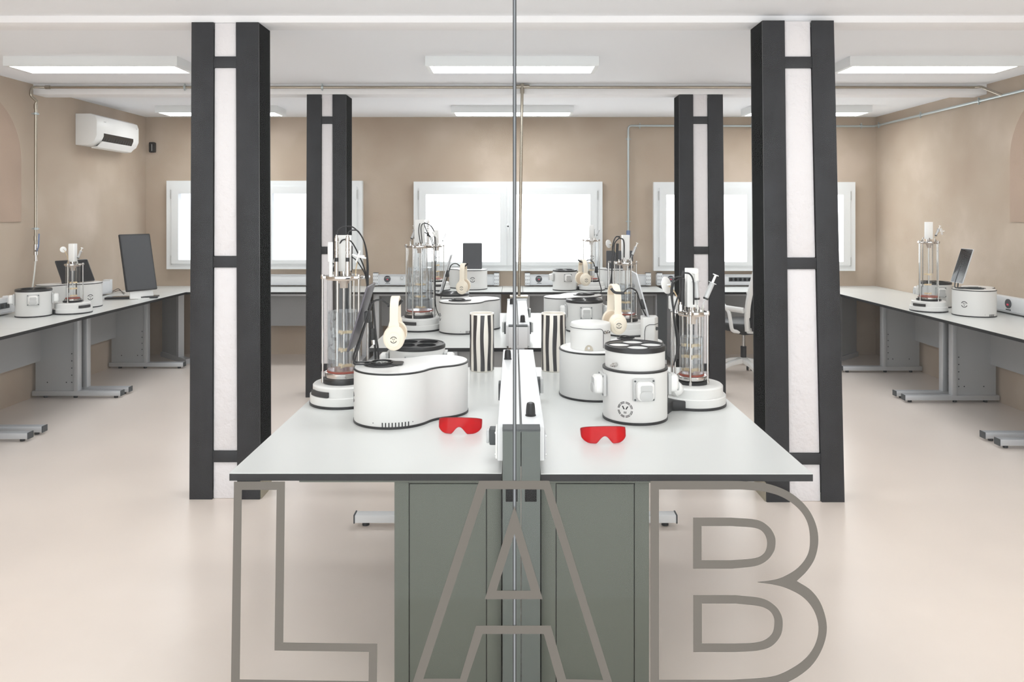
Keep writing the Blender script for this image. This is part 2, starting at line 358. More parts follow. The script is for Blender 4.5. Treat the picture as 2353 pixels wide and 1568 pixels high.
# ---------------------------------------------------------------- steel and plaster columns
def column(label, Yf, Yr, soff, xb, xt, plates, flip, sink=0):
    """xb / xt: x of the four vertical edges a0,a1 (first beam) b0,b1 (second beam) at the floor / at the soffit"""
    T = thing('steel_column', label, 'column', ((xb[0]+xb[3])/2, (Yf+Yr)/2, 0), 0, 'black steel and white plaster columns')
    def lean(v, yoff=0):
        return v
    def X(i, z): t = z/soff; return xb[i]*(1-t)+xt[i]*t
    def hexa(mb, i, j, ya, yb, za, zb, e0=0, e1=0, ax=None):
        q = []
        for z in (za, zb):
            a, b2 = (X(i, z)+e0, X(j, z)+e1) if ax is None else (ax[0](z), ax[1](z))
            q += [(a, ya, z), (b2, ya, z), (b2, yb, z), (a, yb, z)]
        mb.add(q, [(0,3,2,1),(4,5,6,7),(0,1,5,4),(1,2,6,5),(2,3,7,6),(3,0,4,7)])
    for i, j in ((0, 1), (2, 3)):
        mb = MB(); hexa(mb, i, j, Yf, Yf+.012, 0, soff); hexa(mb, i, j, Yf+.012, Yf+.0121, 0, soff)
        be = obj('steel_beam', mb, 'black_steel', T, world=True, bevel=.0015)
        wbm = MB(); hexa(wbm, i, j, Yr-.012, Yr, 0, soff); hexa(wbm, i, j, Yf+.012, Yr-.012, .0, soff, ax=(lambda z: (X(i,z)+X(j,z))/2-.01, lambda z: (X(i,z)+X(j,z))/2+.01))
        obj('web', wbm, 'black_web', be, world=True)  # web and rear flange blacker than the front steel: recess shade in the colour
    zs = [0]+[z for z in plates]+[soff]
    edges = [0.0]
    for z in plates: edges += [z-.03, z+.03]
    edges.append(soff)
    for k in range(0, len(edges), 2):
        mb = MB(); hexa(mb, 1, 2, Yf+.012, Yr-.012, edges[k], edges[k+1], .002, -.002)
        obj('plaster_infill', mb, 'rough_plaster', T, world=True, bevel=.006)
    for z in plates:
        mb = MB(); hexa(mb, 1, 2, Yf+.004, Yr-.004, z-.03, z+.03)
        obj('cross_plate', mb, 'black_steel', T, world=True, bevel=.0015)
    # added black sheet standing in for the shade in the inner beam's recess
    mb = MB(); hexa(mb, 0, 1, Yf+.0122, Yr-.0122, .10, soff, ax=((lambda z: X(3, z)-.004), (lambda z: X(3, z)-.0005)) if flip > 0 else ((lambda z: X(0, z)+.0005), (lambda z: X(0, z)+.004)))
    obj('recess_shade_sheet', mb, 'recess_shade_black', T, world=True, label='black sheet standing in for recess shade')
    # unpainted foot on the inner side
    mb = MB(); i = 3 if flip > 0 else 0
    e = (lambda z: X(i, z)-.004, lambda z: X(i, z)+.006) if flip > 0 else (lambda z: X(i, z)-.006, lambda z: X(i, z)+.004)
    hexa(mb, 0, 1, Yf+.012, Yr-.012, 0, .10, ax=e)
    obj('foot_plate', mb, 'raw_steel', T, world=True, label='unpainted beige steel foot plate')
s = 4.19/F
column('front left column of two black steel beams with white plaster between', 4.19, 4.39, 2.583,
       [(435-CX)*s, (487-CX)*s, (545-CX)*s, (597-CX)*s], [(440-CX)*s, (490-CX)*s, (542-CX)*s, (594-CX)*s], [.23, 1.286, 2.369], 1)
s = 4.15/F
column('front right column of two black steel beams with rough white plaster between, scratched face', 4.15, 4.36, 2.583,
       [(1762-CX)*s, (1815-CX)*s, (1889-CX)*s, (1941-CX)*s], [(1752-CX)*s, (1803-CX)*s, (1865-CX)*s, (1916-CX)*s], [.23, 1.28, 2.36], -1)
s = 6.51/F
column('rear left column of black steel beams and white plaster, beside the left window', 6.51, 6.75, 2.548,
       [(702-CX)*s, (736-CX)*s, (765-CX)*s, (795-CX)*s], [(705-CX)*s, (738-CX)*s, (764-CX)*s, (795-CX)*s], [.25, 1.236, 2.333], 1)
column('rear right column of black steel beams and white plaster, left of the office chair', 6.51, 6.72, 2.548,
       [(1562-CX)*s, (1596-CX)*s, (1631-CX)*s, (1668-CX)*s], [(1560.8-CX)*s, (1592.6-CX)*s, (1627-CX)*s, (1661-CX)*s], [.25, 1.236, 2.333], -1)

# ---------------------------------------------------------------- ceiling lamps
def lamp(xc, y0, ztop, label):
    T = thing('ceiling_lamp', label, 'ceiling lamp', (xc, y0+.15, ztop-.068), 0, 'white rectangular ceiling lamps')
    w, d, h = .6, .15, .068
    fr = fill([[(-w,-d),(w,-d),(w,d),(-w,d)], [(-w+.03,-d+.02),(w-.03,-d+.02),(w-.03,d-.02),(-w+.03,d-.02)]], 0, .022)
    fr.box(-w, w, -d, d, .022, h)
    obj('lamp_housing', fr, 'window_frame', T)
    obj('diffuser', MB().box(-w+.03, w-.03, -d+.02, d-.02, .004, .014), 'lamp_glow', T)
for y0, zt, row in ((3.08, ZF, 'front'), (5.34, ZM, 'middle'), (7.60, ZR, 'rear')):  # front row is added out of view to brighten the foreground
    for xc, side in ((-2.92, 'left'), (-.01, 'centre'), (2.92, 'right')):
        lamp(xc, y0, zt, 'white rectangular ceiling lamp, %s one of the %s' % (side, {'front': 'added unseen row above the front worktops', 'middle': 'middle row', 'rear': 'row by the windows'}[row]))

# ---------------------------------------------------------------- pipes
def clip(T, p, axis, out, r=.012):
    """pipe clamp around point p; axis = pipe direction, out = direction to the wall"""
    p = Vector(p); axis = Vector(axis).normalized(); out = Vector(out).normalized()
    mb = MB(); mb.rod(p-axis*.009, p+axis*.009, r+.005, 14); w = axis.cross(out)
    mb.rod(p+w*(r+.012)-axis*.0, p+w*(r+.012)+out*.012-out*.024, .006, 8); mb.rod(p-w*(r+.012), p-w*(r+.012)-out*.012, .006, 8)
    mb.rod(p, p+out*.034, .004, 8)
    obj('pipe_clamp', mb, 'galv', T, world=True)
T = thing('gas_pipe', 'steel pipe running along the rear ceiling beam and down the left wall to a valve', 'pipe', (-3.97, 6.46, 1.25))
zp = 2.604
pp = round_path([(3.86, 6.485, zp), (3.2, 6.485, zp), (0, 6.485, zp), (-3.93, 6.485, zp), (-4.0, 6.43, zp-.005), (-4.0, 6.41, 2.525), (-3.975, 6.46, 2.485), (-3.985, 6.46, 2.46), (-3.985, 6.46, 1.27)], .035)
obj('pipe', MB().tube(pp, .0115, 12), 'steel_pipe', T, world=True)
for p, a in (((-3.9, 6.485, zp), (1,0,0)), ((-3.985,6.46,2.44), (0,0,1)), ((-3.985,6.46,1.34), (0,0,1))):
    obj('fitting', MB().rod(Vector(p)-Vector(a)*.02, Vector(p)+Vector(a)*.02, .0155, 14), 'steel_pipe', T, world=True)
for x in (-2.75, -1.6, 2.0): clip(T, (x, 6.485, zp), (1,0,0), (0,1,0))
for z in (2.38, 1.42): clip(T, (-3.985, 6.46, z), (0,0,1), (-1,0,0))
vb = MB(); vb.cyl(-3.985, 6.46, 1.20, 1.29, .016, 12); vb.cyl(-3.985, 6.46, 1.15, 1.20, .012, 12, .008); vb.rod((-3.985,6.46,1.235), (-3.95,6.42,1.24), .01)
v = obj('valve', vb, 'chrome', T, world=True)
obj('lever', MB().tube(round_path([(-3.95,6.42,1.24),(-3.925,6.40,1.27),(-3.92,6.40,1.38)], .01), .006, 8), 'blue_tape', v, world=True)
obj('hose', MB().tube(smooth_path([(-3.985,6.46,1.16),(-3.99,6.45,1.05),(-4.0,6.44,.93),(-4.005,6.43,.90)]), .006, 8), 'hose', T, world=True)
T = thing('gas_pipe', 'steel pipe along right and back walls, dropping to a valve by the centre window', 'pipe', (3.94, 6.2, 2.5))
xw = XR-.035
pp = round_path([(xw, 2.0, 2.50), (xw, 8.47, 2.50), (1.255, 8.47, 2.506), (1.255, 8.47, 1.36)], .04)
obj('pipe', MB().tube(pp, .0115, 12), 'galv', T, world=True)
obj('branch_pipe', MB().tube(round_path([(3.86, 6.485, zp), (3.90, 6.46, zp), (xw, 6.25, 2.50)], .02), .0115, 12), 'steel_pipe', T, world=True)
for y in (8.36, 7.50, 6.56): clip(T, (xw, y, 2.50), (0,1,0), (1,0,0))
for x in (1.38, 2.6, 3.80): clip(T, (x, 8.47, 2.505), (1,0,0), (0,1,0))
for z in (2.36, 1.46): clip(T, (1.255, 8.47, z), (0,0,1), (0,1,0))
v = obj('valve', MB().cyl(1.255, 8.47, 1.18, 1.30, .017, 12).cyl(1.255, 8.47, 1.10, 1.18, .012, 12, .016), 'chrome', T, world=True)
obj('valve_body', MB().cyl(1.255, 8.47, 1.29, 1.36, .022, 12), 'blue_tape', v, world=True)
T = thing('service_pipe', 'vertical steel pipe dropping from the ceiling beam to the rear bench spine', 'pipe', (.05, 6.40, .86))
obj('pipe', MB().rod((.046, 6.40, .865), (.072, 6.44, 2.60), .0125, 14), 'steel_pipe', T, world=True)
obj('tee_fitting', MB().rod((.012, 6.455, 2.604), (.132, 6.455, 2.604), .017, 14).cyl(.072, 6.455, 2.55, 2.628, .018, 14), 'steel_pipe', T, world=True)
obj('pipe_flange', MB().box(-.03, .12, 6.34, 6.47, .853, .868), 'steel_pipe', T, world=True, bevel=.003)

# ---------------------------------------------------------------- air conditioner, sensor
T = thing('air_conditioner', 'white wall mounted air conditioner high on the left wall', 'air conditioner', (XL, 7.14, 2.18))
prof = [(0,0),(.0,.29),(.14,.29),(.185,.272),(.20,.23),(.20,.09),(.175,.035),(.12,.0)]
mxa = Matrix(((1,0,0,0),(0,0,1,0),(0,1,0,0),(0,0,0,1)))
obj('casing', MB().prism(prof, 0, .80, mxa), 'white_plastic', T, bevel=.006)
obj('air_outlet', MB().prism([(.128,.004),(.178,.034),(.2022,.090),(.2022,.118),(.15,.11)], .12, .68, mxa), 'black_gloss', T)
fl = MB(); fl.prism([(.10,-.022),(.155,-.014),(.203,.038),(.199,.042),(.15,-.006),(.10,-.014)], .09, .73, mxa)
obj('louvre', fl, 'white_plastic', T)
ribs = MB()
for k in range(12):
    y = .135+.045*k; ribs.prism([(.15,.02),(.180,.034),(.2032,.084),(.15,.06)], y, y+.004, mxa)
obj('vane', ribs, 'grey_cap', T)
o = obj('logo', MB().box(.2005, .2012, .12, .16, .222, .229), 'grey_plastic', T)
o = obj('logo', MB().box(.2005, .2012, .74, .765, .222, .228), 'grey_plastic', T)
T = thing('motion_sensor', 'small glossy black sensor near the ceiling in the left rear corner', 'sensor', (-3.955, YB, 2.215))
obj('sensor_body', MB().prism(rrect(.064, .115, .015), 0, .045, Matrix(((1,0,0,0),(0,0,-1,0),(0,1,0,.055),(0,0,0,1)))), 'black_gloss', T, bevel=.004)
obj('sensor_slot', MB().box(.0, .005, -.047, -.044, .015, .09), 'grey_plastic', T)
print('shell ok')

# ---------------------------------------------------------------- benches
BZ = .75; TT = .023
def bench_top(T, x0, x1, y0, y1, poly=None):
    pts = poly or [(x0,y0),(x1,y0),(x1,y1),(x0,y1)]
    obj('worktop_core', MB().prism(pts, BZ-TT, BZ-.0015), 'worktop_edge', T, world=True, label='black worktop edge')
    obj('worktop_surface', MB().prism(pts, BZ-.0015, BZ), 'worktop', T, world=True)
def side_frame(T, xw, xt, y0, post_x, twin=None):
    """C-leg frame: runs in x from the wall xw to the tip xt at depth y0"""
    s = 1 if xt > xw else -1
    def bx(mb, xa, xb, *k): mb.box(min(xa, xb), max(xa, xb), *k)
    fr = MB(); bx(fr, xw, xt, y0-.03, y0+.03, .02, .06)
    f = obj('foot', fr, 'alu', T, world=True, bevel=.002)
    c = MB(); bx(c, xt, xt+.006*s, y0-.03, y0+.03, .018, .062); obj('end_cap', c, 'grey_cap', f, world=True)
    g = MB(); g.cyl(xt-s*.05, y0, 0, .02, .016, 12); g.cyl(post_x, y0, 0, .02, .016, 12); g.cyl(xw+s*.1, y0, 0, .02, .016, 12); obj('levelling_foot', g, 'black_plastic', f, world=True)
    p = MB(); bx(p, post_x, post_x+s*.035, y0-.03, y0+.03, .06, BZ-TT-.001); obj('leg', p, 'alu', T, world=True, bevel=.002)
    bx_ = MB(); bx(bx_, xw+s*.02, post_x, y0-.012, y0+.012, .06, BZ-TT-.001); pan = obj('side_panel', bx_, 'grey_panel', T, world=True)
    h = MB()
    for z in (.13, .19, .25, .31, .37):
        h.rod((post_x-s*.025, y0-.0125, z), (post_x-s*.025, y0-.0135, z), .005, 8)
    h.rod((post_x-s*.07, y0-.0125, .13), (post_x-s*.07, y0-.0135, .13), .005, 8); h.rod((xw+s*.12, y0-.0125, .13), (xw+s*.12, y0-.0135, .13), .005, 8)
    h.rod((post_x-s*.0, y0-.0125, .70), (post_x-s*.0, y0-.0135, .70), .003, 8)
    obj('screw_hole', h, 'black_plastic', pan, world=True)
def wall_bench(label, xw, xf, y0, y1, ends):
    s = 1 if xf > xw else -1
    T = thing('lab_bench', label, 'bench', ((xw+xf)/2, (y0+y1)/2, 0), 0, 'white topped lab benches')
    xa, xb = min(xw+s*.0, xf), max(xw, xf)
    bench_top(T, xa, xb, y0, y1)
    for ye in ends: side_frame(T, xw+s*.01, xf+s*.03, ye, xw+s*.36)
    m_ = MB(); m_.box(min(xw+s*.06, xw+s*.075), max(xw+s*.06, xw+s*.075), min(ends), max(ends), .31, BZ-TT-.001); obj('modesty_panel', m_, 'grey_panel', T, world=True)
    r_ = MB(); r_.box(min(xw+s*.3, xw+s*.34), max(xw+s*.3, xw+s*.34), min(ends), max(ends), .68, BZ-TT-.001); obj('cross_rail', r_, 'alu', T, world=True)
XFL, XFR = -3.32, 3.23
wall_bench('left wall lab bench, near one running out of the frame', XL, XFL, 4.12, 5.35, (4.19, 5.27))
wall_bench('left wall lab bench carrying the small glass bioreactor', XL, XFL, 5.353, 6.58, (5.43, 6.51))
wall_bench('left wall lab bench carrying the portrait monitor', XL, XFL, 6.583, 7.845, (6.65, 7.74))
wall_bench('right wall lab bench, near one running out of the frame', XR, XFR, 3.98, 5.20, (4.05, 5.12))
wall_bench('right wall lab bench in front of the tall glass bioreactor', XR, XFR, 5.203, 6.425, (5.28, 6.355))
wall_bench('right wall lab bench reaching the rear right corner', XR, XFR, 6.428, 7.845, (6.50, 7.55))
def back_bench(label, x0, x1, legs, mod):
    T = thing('lab_bench', label, 'bench', ((x0+x1)/2, 8.18, 0), 0, 'white topped lab benches')
    bench_top(T, x0, x1, 7.85, YB-.003)
    for x in legs:
        mb = MB(); mb.box(x-.03, x+.03, 8.12, 8.16, .06, BZ-TT-.001); obj('leg', mb, 'alu', T, world=True, bevel=.002)
        mb = MB(); mb.box(x-.012, x+.012, 8.16, 8.48, .06, BZ-TT-.001); obj('side_panel', mb, 'grey_panel', T, world=True)
        mb = MB(); mb.box(x-.03, x+.03, 7.84, 8.49, .02, .06); mb.cyl(x, 7.9, 0, .02, .016, 12); mb.cyl(x, 8.4, 0, .02, .016, 12); obj('foot', mb, 'alu', T, world=True)
    if mod:
        obj('modesty_panel', MB().box(mod[0], mod[1], 8.38, 8.395, .33, BZ-TT-.001), 'grey_panel', T, world=True)
        obj('cross_rail', MB().box(mod[0], mod[1], 8.10, 8.14, .685, BZ-TT-.001), 'alu', T, world=True)
back_bench('rear wall bench under the left window, seen between the left columns', -3.318, -1.502, (-3.0+.15, -1.56), (-2.84, -1.57))
back_bench('rear wall bench left of centre carrying the emblem housing and dark tablet', -1.498, -.121, (-1.44, -.16), (-1.43, -.17))
back_bench('short white rear bench top section at the centre', -.118, .095, (), None)
back_bench('rear wall bench right of centre carrying the round module', .098, 1.564, (.14, 1.52), (.15, 1.51))
back_bench('rear wall bench behind the white office chair', 1.60, 3.228, (1.64, 2.95), (1.65, 2.94))
for T in [o for o in bpy.data.objects if o.get('label') == 'rear wall bench right of centre carrying the round module']:
    obj('end_panel', MB().box(1.465, 1.56, 7.875, 7.90, .02, BZ-TT-.001), 'grey_cap', T, world=True)
for T in [o for o in bpy.data.objects if o.get('label') == 'rear wall bench behind the white office chair']:
    obj('end_panel', MB().box(1.605, 1.70, 7.90, 7.925, .02, BZ-TT-.001), 'alu', T, world=True)
for lab, x0, x1, xf, s in (('white corner bench top in the rear left corner', XL, -3.321, -3.34, 1), ('white corner bench top in the rear right corner', 3.231, XR, 3.25, -1)):
    T = thing('lab_bench', lab, 'bench', ((x0+x1)/2, 8.2, 0), 0, 'white topped lab benches')
    bench_top(T, max(x0, XL+.003), min(x1, XR-.003), 7.848, YB-.003)
    a = Vector((xf+.0, 7.97, 0)); b = Vector((xf-s*.46, 8.40, 0)); d = (b-a).normalized(); n = Vector((-d.y, d.x, 0))
    def slab(p, q, hw, za, zb):
        return MB().prism([tuple((p+n*hw)[:2]), tuple((p-n*hw)[:2]), tuple((q-n*hw)[:2]), tuple((q+n*hw)[:2])], za, zb)
    obj('foot', slab(a, b, .03, .0, .05), 'alu', T, world=True)
    obj('leg', slab(a+d*.18, a+d*.23, .03, .05, BZ-TT-.001), 'alu', T, world=True)
    obj('side_panel', slab(a+d*.23, b, .01, .05, BZ-TT-.001), 'grey_panel', T, world=True)

# island benches
def island(label, side, xa, xb, y0, y1):
    T = thing('island_bench', label, 'bench', ((xa+xb)/2, (y0+y1)/2, 0), 0, 'island bench halves')
    bench_top(T, xa, xb, y0, y1)
    if y0 < 3:
        r = MB(); ra, rb = (max(xa, -.66), xb) if side < 0 else (xa, min(xb, .70))
        r.box(ra, rb, y0+.005, y0+.045, BZ-TT-.006, BZ-TT-.001); obj('frame_rail', r, 'cabinet', T, world=True)
    xt = xa+.09 if side < 0 else xb-.115
    xi = xb if side < 0 else xa
    for ye in ([y1-.17] if y0 < 3 else [y0+.12, y1-.1]):
        f = MB(); f.box(min(xt, xi), max(xt, xi), ye-.03, ye+.03, .02, .058); fo = obj('foot', f, 'channel_white', T, world=True, bevel=.003)
        c = MB(); c.box(min(xt, xt+side*.006), max(xt, xt+side*.006), ye-.031, ye+.031, .018, .060); obj('end_cap', c, 'grey_cap', fo, world=True)
        obj('levelling_foot', MB().cyl(xt-side*.05, ye, 0, .02, .018, 12), 'black_plastic', fo, world=True)
        lx = xi+side*.30
        l = MB(); l.box(min(lx, lx+side*.05), max(lx, lx+side*.05), ye-.03, ye+.03, .058, BZ-TT-.001); obj('leg', l, 'alu', T, world=True)
        p = MB(); p.box(min(xi, lx), max(xi, lx), ye-.01, ye+.01, .058, BZ-TT-.001); obj('side_panel', p, 'grey_panel', T, world=True)
Y1a, Y1b, Y2a, Y2b = 2.381, 4.02, 4.60, 6.20
island('front left half of the island bench with red goggles on it', -1, -.8735, -.036, Y1a, Y1b)
island('front right half of the island bench with red goggles on it', 1, .084, .918, Y1a-.006, Y1b)
island('rear left half of the island bench, beyond the striped vase', -1, -.856, -.04, Y2a, Y2b)
island('rear right half of the island bench, beyond the stacked white housing', 1, .086, .90, Y2a, Y2b)

# cabinets below
def cabinet(label, x0, x1, y0, y1, m='cabinet', inset=True):
    T = thing('bench_cabinet', label, 'cabinet', ((x0+x1)/2, (y0+y1)/2, 0), 0, 'cabinets under the island bench')
    zt = BZ-TT-.008
    obj('cabinet_body', MB().box(x0, x1, y0+.012, y1, .0, zt), m, T, world=True)
    w = .046
    if inset:
        xa, xb = x0+w, x1-w
        for a, b2 in ((x0, xa-.0015), (xb+.0015, x1)):
            obj('side_strip', MB().box(a, b2, y0, y0+.0115, .0, zt), m, T, world=True, bevel=.001)
        obj('top_strip', MB().box(xa-.001, xb+.001, y0, y0+.0115, zt-.006, zt), m, T, world=True)
        obj('end_panel', MB().box(xa+.001, xb-.001, y0+.001, y0+.0115, .0, zt-.009), m, T, world=True, bevel=.001)
        obj('shadow_gap', MB().box(xa-.001, xb+.001, y0+.010, y0+.0118, .0, zt-.006), 'black_plastic', T, world=True)
cabinet('grey-green cabinet end panel under the front left worktop', -.369, -.038, 2.40, 2.95)
cabinet('grey-green cabinet end panel under the front right worktop', .086, .420, 2.40, 2.95)
for lab, x0, x1 in (('pale grey cabinet under the rear left worktop, seen through the bench gap', -.62, -.05), ('pale grey cabinet under the rear right worktop, seen through the bench gap', .096, .64)):
    T = thing('bench_cabinet', lab, 'cabinet', ((x0+x1)/2, 4.95, 0), 0, 'cabinets under the island bench')
    obj('cabinet_body', MB().box(x0, x1, 4.79, 5.2, .05, BZ-TT-.001), 'channel_white', T, world=True)
    obj('door', MB().box(x0+.005, (x0+x1)/2-.002, 4.774, 4.789, .06, BZ-TT-.03), 'channel_white', T, world=True, bevel=.002)
    obj('door', MB().box((x0+x1)/2+.002, x1-.005, 4.774, 4.789, .06, BZ-TT-.03), 'channel_white', T, world=True, bevel=.002)
    obj('plinth', MB().box(x0+.02, x1-.02, 4.80, 5.15, 0, .05), 'grey_cap', T, world=True)

# service spine between the halves
def spine(label, xa, xb, y0, y1, zt, post, lower):
    T = thing('service_spine', label, 'service duct', ((xa+xb)/2, y0, 0), 0, 'service spines along the island bench')
    xm = (xa+xb)/2+.0
    for a, b2 in ((xa, xm-.0035), (xm+.0035, xb)):
        ra, rb = (a, b2)
        obj('duct', MB().box(ra, rb, y0+.02, y1, .780 if lower == 0 else .756, zt), 'channel_white', T, world=True, bevel=.003)
    obj('gap_strip', MB().box(xm-.0034, xm+.0034, y0+.03, y1-.01, .76, zt-.02), 'black_plastic', T, world=True)
    pa, pb = xa+.0165, xb-.0145
    for a, b2 in ((pa, xm-.001), (xm+.001, pb)):
        p = obj('end_post', MB().box(a, b2, y0-.018, y0+.019, lower, zt-.003), post, T, world=True, bevel=.001)
        obj('post_cap', MB().box(a-.0005, b2+.0005, y0-.019, y0+.04, zt-.003, zt+.003), 'grey_cap', p, world=True)
        if lower == 0: obj('cable_grommet', MB().box((a+b2)/2-.018, (a+b2)/2+.018, y0-.0195, y0-.018, .668, .706), 'black_web', p, world=True, bevel=.0007)
    return T
S1 = spine('front service spine with grey-green end posts between the worktop halves', -.050, .096, 2.385, 3.77, .886, 'post_green', 0)
S2 = spine('rear service spine with white end post, beyond the front one', -.046, .098, 4.60, 5.95, .880, 'channel_white', .752)
obj('end_plate', MB().box(-.048, .10, 5.953, 5.97, .752, .89), 'channel_white', S2, world=True)
o = obj('service_post', MB().box(-.02, .11, 6.35, 6.46, 0, .852), 'channel_white'); tag(o, 'white service post carrying the foot of the vertical steel pipe', 'post')
def knob(x, y, z, label):
    o = MB(); o.lathe([(.0175, z), (.018, z+.002), (.0145, z+.005), (.0150, z+.008)], 28, cx=x, cy=y)
    T = thing('gas_tap', label, 'tap', (x, y, z), 0, 'black gas taps on the service spines')
    obj('collar', o, 'black_plastic', T, world=True)
    k = MB(); rings = []
    for rr, zz in ((.0152, .006), (.0146, .02), (.0132, .034), (.0115, .041), (.006, .044)):
        rings.append([(x+(rr*(1+(.06 if i % 2 else 0)))*cos(2*pi*i/24), y+(rr*(1+(.06 if i % 2 else 0)))*sin(2*pi*i/24), z+zz) for i in range(24)])
    k.loft(rings); obj('knob', k, 'black_plastic', T, world=True, ang=20)
knob(.056, 2.54, .886, 'black ribbed gas tap nearest the camera on the right spine duct')
knob(-.026, 3.52, .886, 'black ribbed gas tap at the far end of the front spine')
knob(.056, 4.76, .880, 'black ribbed gas tap at the front of the rear spine')
knob(-.012, 5.70, .880, 'black ribbed gas tap at the far end of the rear spine')
# spine side fittings
T = thing('power_plug', 'dark plug with clear cap sticking out of the left side of the front spine', 'plug', (-.052, 2.50, .83))
obj('plug_body', MB().box(-.078, -.05, 2.50, 2.55, .80, .85), 'grey_cap', T, world=True, bevel=.004)
obj('plug_cap', MB().box(-.088, -.0785, 2.505, 2.545, .805, .845), 'syringe_clear', T, world=True, bevel=.003)
def sock(name, x0, x1, y0, y1, z0, z1, m, lab, cat='socket'):
    T = thing(name, lab, cat, ((x0+x1)/2, y0, z0), 0, 'socket plates on the spine sides')
    obj('plate', MB().box(x0, x1, y0, y1, z0, z1), m, T, world=True, bevel=.002)
    xx = x0 if x0 < 0 else x1; s = -1 if x0 < 0 else 1
    obj('screw', MB().rod((xx, y0+.01, z1-.01), (xx+s*.0015, y0+.01, z1-.01), .003, 8).rod((xx, y0+.01, z0+.01), (xx+s*.0015, y0+.01, z0+.01), .003, 8), 'chrome', T, world=True)
sock('socket_plate', -.0565, -.0505, 2.41, 2.49, .785, .872, 'white_plastic', 'white socket plate at the near end of the left side of the front spine')
sock('socket_plate', .0965, .1005, 2.41, 2.52, .785, .862, 'alu', 'grey socket plate at the near end of the right side of the front spine')
for (x, y, z, s, lab) in ((.100, 3.28, .80, 1, 'grey sprung socket on the right side of the front spine, beside the striped vase'), (-.050, 3.2, .80, -1, 'small black sockets on the left side of the front spine, beside the striped vase'),
                          (-.048, 4.95, .80, -1, 'grey socket on the left side of the rear spine'), (.10, 4.95, .80, 1, 'grey socket on the right side of the rear spine, near end'), (.10, 5.65, .80, 1, 'grey socket on the right side of the rear spine, far end')):
    T = thing('side_socket', lab, 'socket', (x, y, z), 0, 'sockets on the spine sides')
    a = x if s > 0 else x-.012
    obj('socket_body', MB().box(a, a+.012, y-.02, y+.04, z-.02, z+.05), 'grey_cap', T, world=True, bevel=.002)
    if lab.startswith('grey'): obj('flap', MB().box(x+s*.012 if s > 0 else x-.026, x+.026 if s > 0 else x-.012, y-.018, y+.038, z-.01, z+.052), 'grey_plastic', T, world=True, bevel=.003)

# wall power ducts
def duct(px0, px1, kind, label, y=8.44, wall='back'):
    x0, x1 = (px0-CX)*y/F, (px1-CX)*y/F; z0, z1 = .765, .885
    T = thing('power_duct', label, 'power duct', ((x0+x1)/2, y, z0), 0, 'power ducts along the walls')
    obj('casing', MB().box(x0+.0, x1, y, YB-.001, z0, z1-.005), 'channel_white', T, world=True, bevel=.003)
    lip = MB(); lip.box(x0, x1, y-.012, y, z0, z0+.012); lip.box(x0, x1, y-.006, y, z1-.016, z1-.005); obj('rail', lip, 'alu', T, world=True)
    def gauge(px):
        x = (px-CX)*y/F
        g = obj('gauge', MB().rod((x, y-.0005, .832), (x, y-.006, .832), .036, 32), 'tablet_back', T, world=True)
        obj('display', MB().box(x-.006, x+.010, y-.008, y-.006, .822, .832), 'led_red', g, world=True)
        obj('marks', MB().box(x-.02, x+.026, y-.0075, y-.006, .843, .848), 'grey_plastic', g, world=True)
        t = MB(); random.seed(3)
        for k in range(5): t.box(x-.018+.01*k, x-.012+.01*k, y-.002, y-.0, .780+.004*(k % 2), .788+.004*(k % 2))
        obj('toggles', t, 'grey_cap', T, world=True)
    if 'g' in kind: gauge(px0+(32 if 'b' in kind or 'B' in kind else 25))
    if 'd' in kind:
        x = (px0+66-CX)*y/F
        obj('dial', MB().rod((x, y, .845), (x, y-.008, .845), .019, 24), 'grey_plastic', T, world=True); obj('dial_cap', MB().rod((x, y-.008, .845), (x, y-.014, .845), .012, 24), 'channel_white', T, world=True)
    if 's' in kind:
        xs0 = x0+.05
        obj('socket_strip', MB().box(xs0, x1-.03, y-.003, y, .805, .850), 'grey_cap', T, world=True)
        q = 0
        while xs0+.03+q*.05 < x1-.05:
            xx = xs0+.025+q*.05; obj('socket', MB().rod((xx, y-.003, .827), (xx, y-.005, .827), .016, 16), 'black_gloss', T, world=True); q += 1
    for k, px in (('b', px0), ('B', px1)):
        if k in kind:
            xa = (px-CX)*y/F; xb = xa+.055 if k == 'b' else xa; xa = xa if k == 'b' else xa-.055
            br = obj('bracket', MB().box(xa, xb, y-.03, y+.0, z0, z1+.012), 'channel_white', T, world=True, bevel=.002)
            hs = MB()
            for z in (.785, .825, .865):
                hs.rod(((xa+xb)/2, y-.0305, z), ((xa+xb)/2, y-.032, z), .004, 8)
                hs.box(xa+.008, xa+.012, y-.032, y-.0305, z-.008, z+.008); hs.box(xb-.012, xb-.008, y-.032, y-.0305, z-.008, z+.008)
            obj('slots', hs, 'black_plastic', br, world=True)
            obj('bracket_cap', MB().box(xa, xb, y-.03, y+.03, z1+.012, z1+.016), 'grey_cap', br, world=True)
duct(600, 735, '', 'plain white power duct on the back wall between the left columns')
duct(858, 934, 'bgd', 'white power duct with round gauge on the back wall left of the tall glass vessel')
duct(1112, 1147, 'B', 'white power duct end on the back wall beside the emblem housing')
duct(1206, 1275, 'bg', 'white power duct with round gauge on the back wall right of the spine')
duct(1452, 1495, 'B', 'white power duct end on the back wall behind the tilted tablet')
duct(1509, 1600, 'bg', 'white power duct with bracket behind the rear right column')
duct(1664, 1790, 's', 'white power duct with sockets on the back wall behind the office chair')
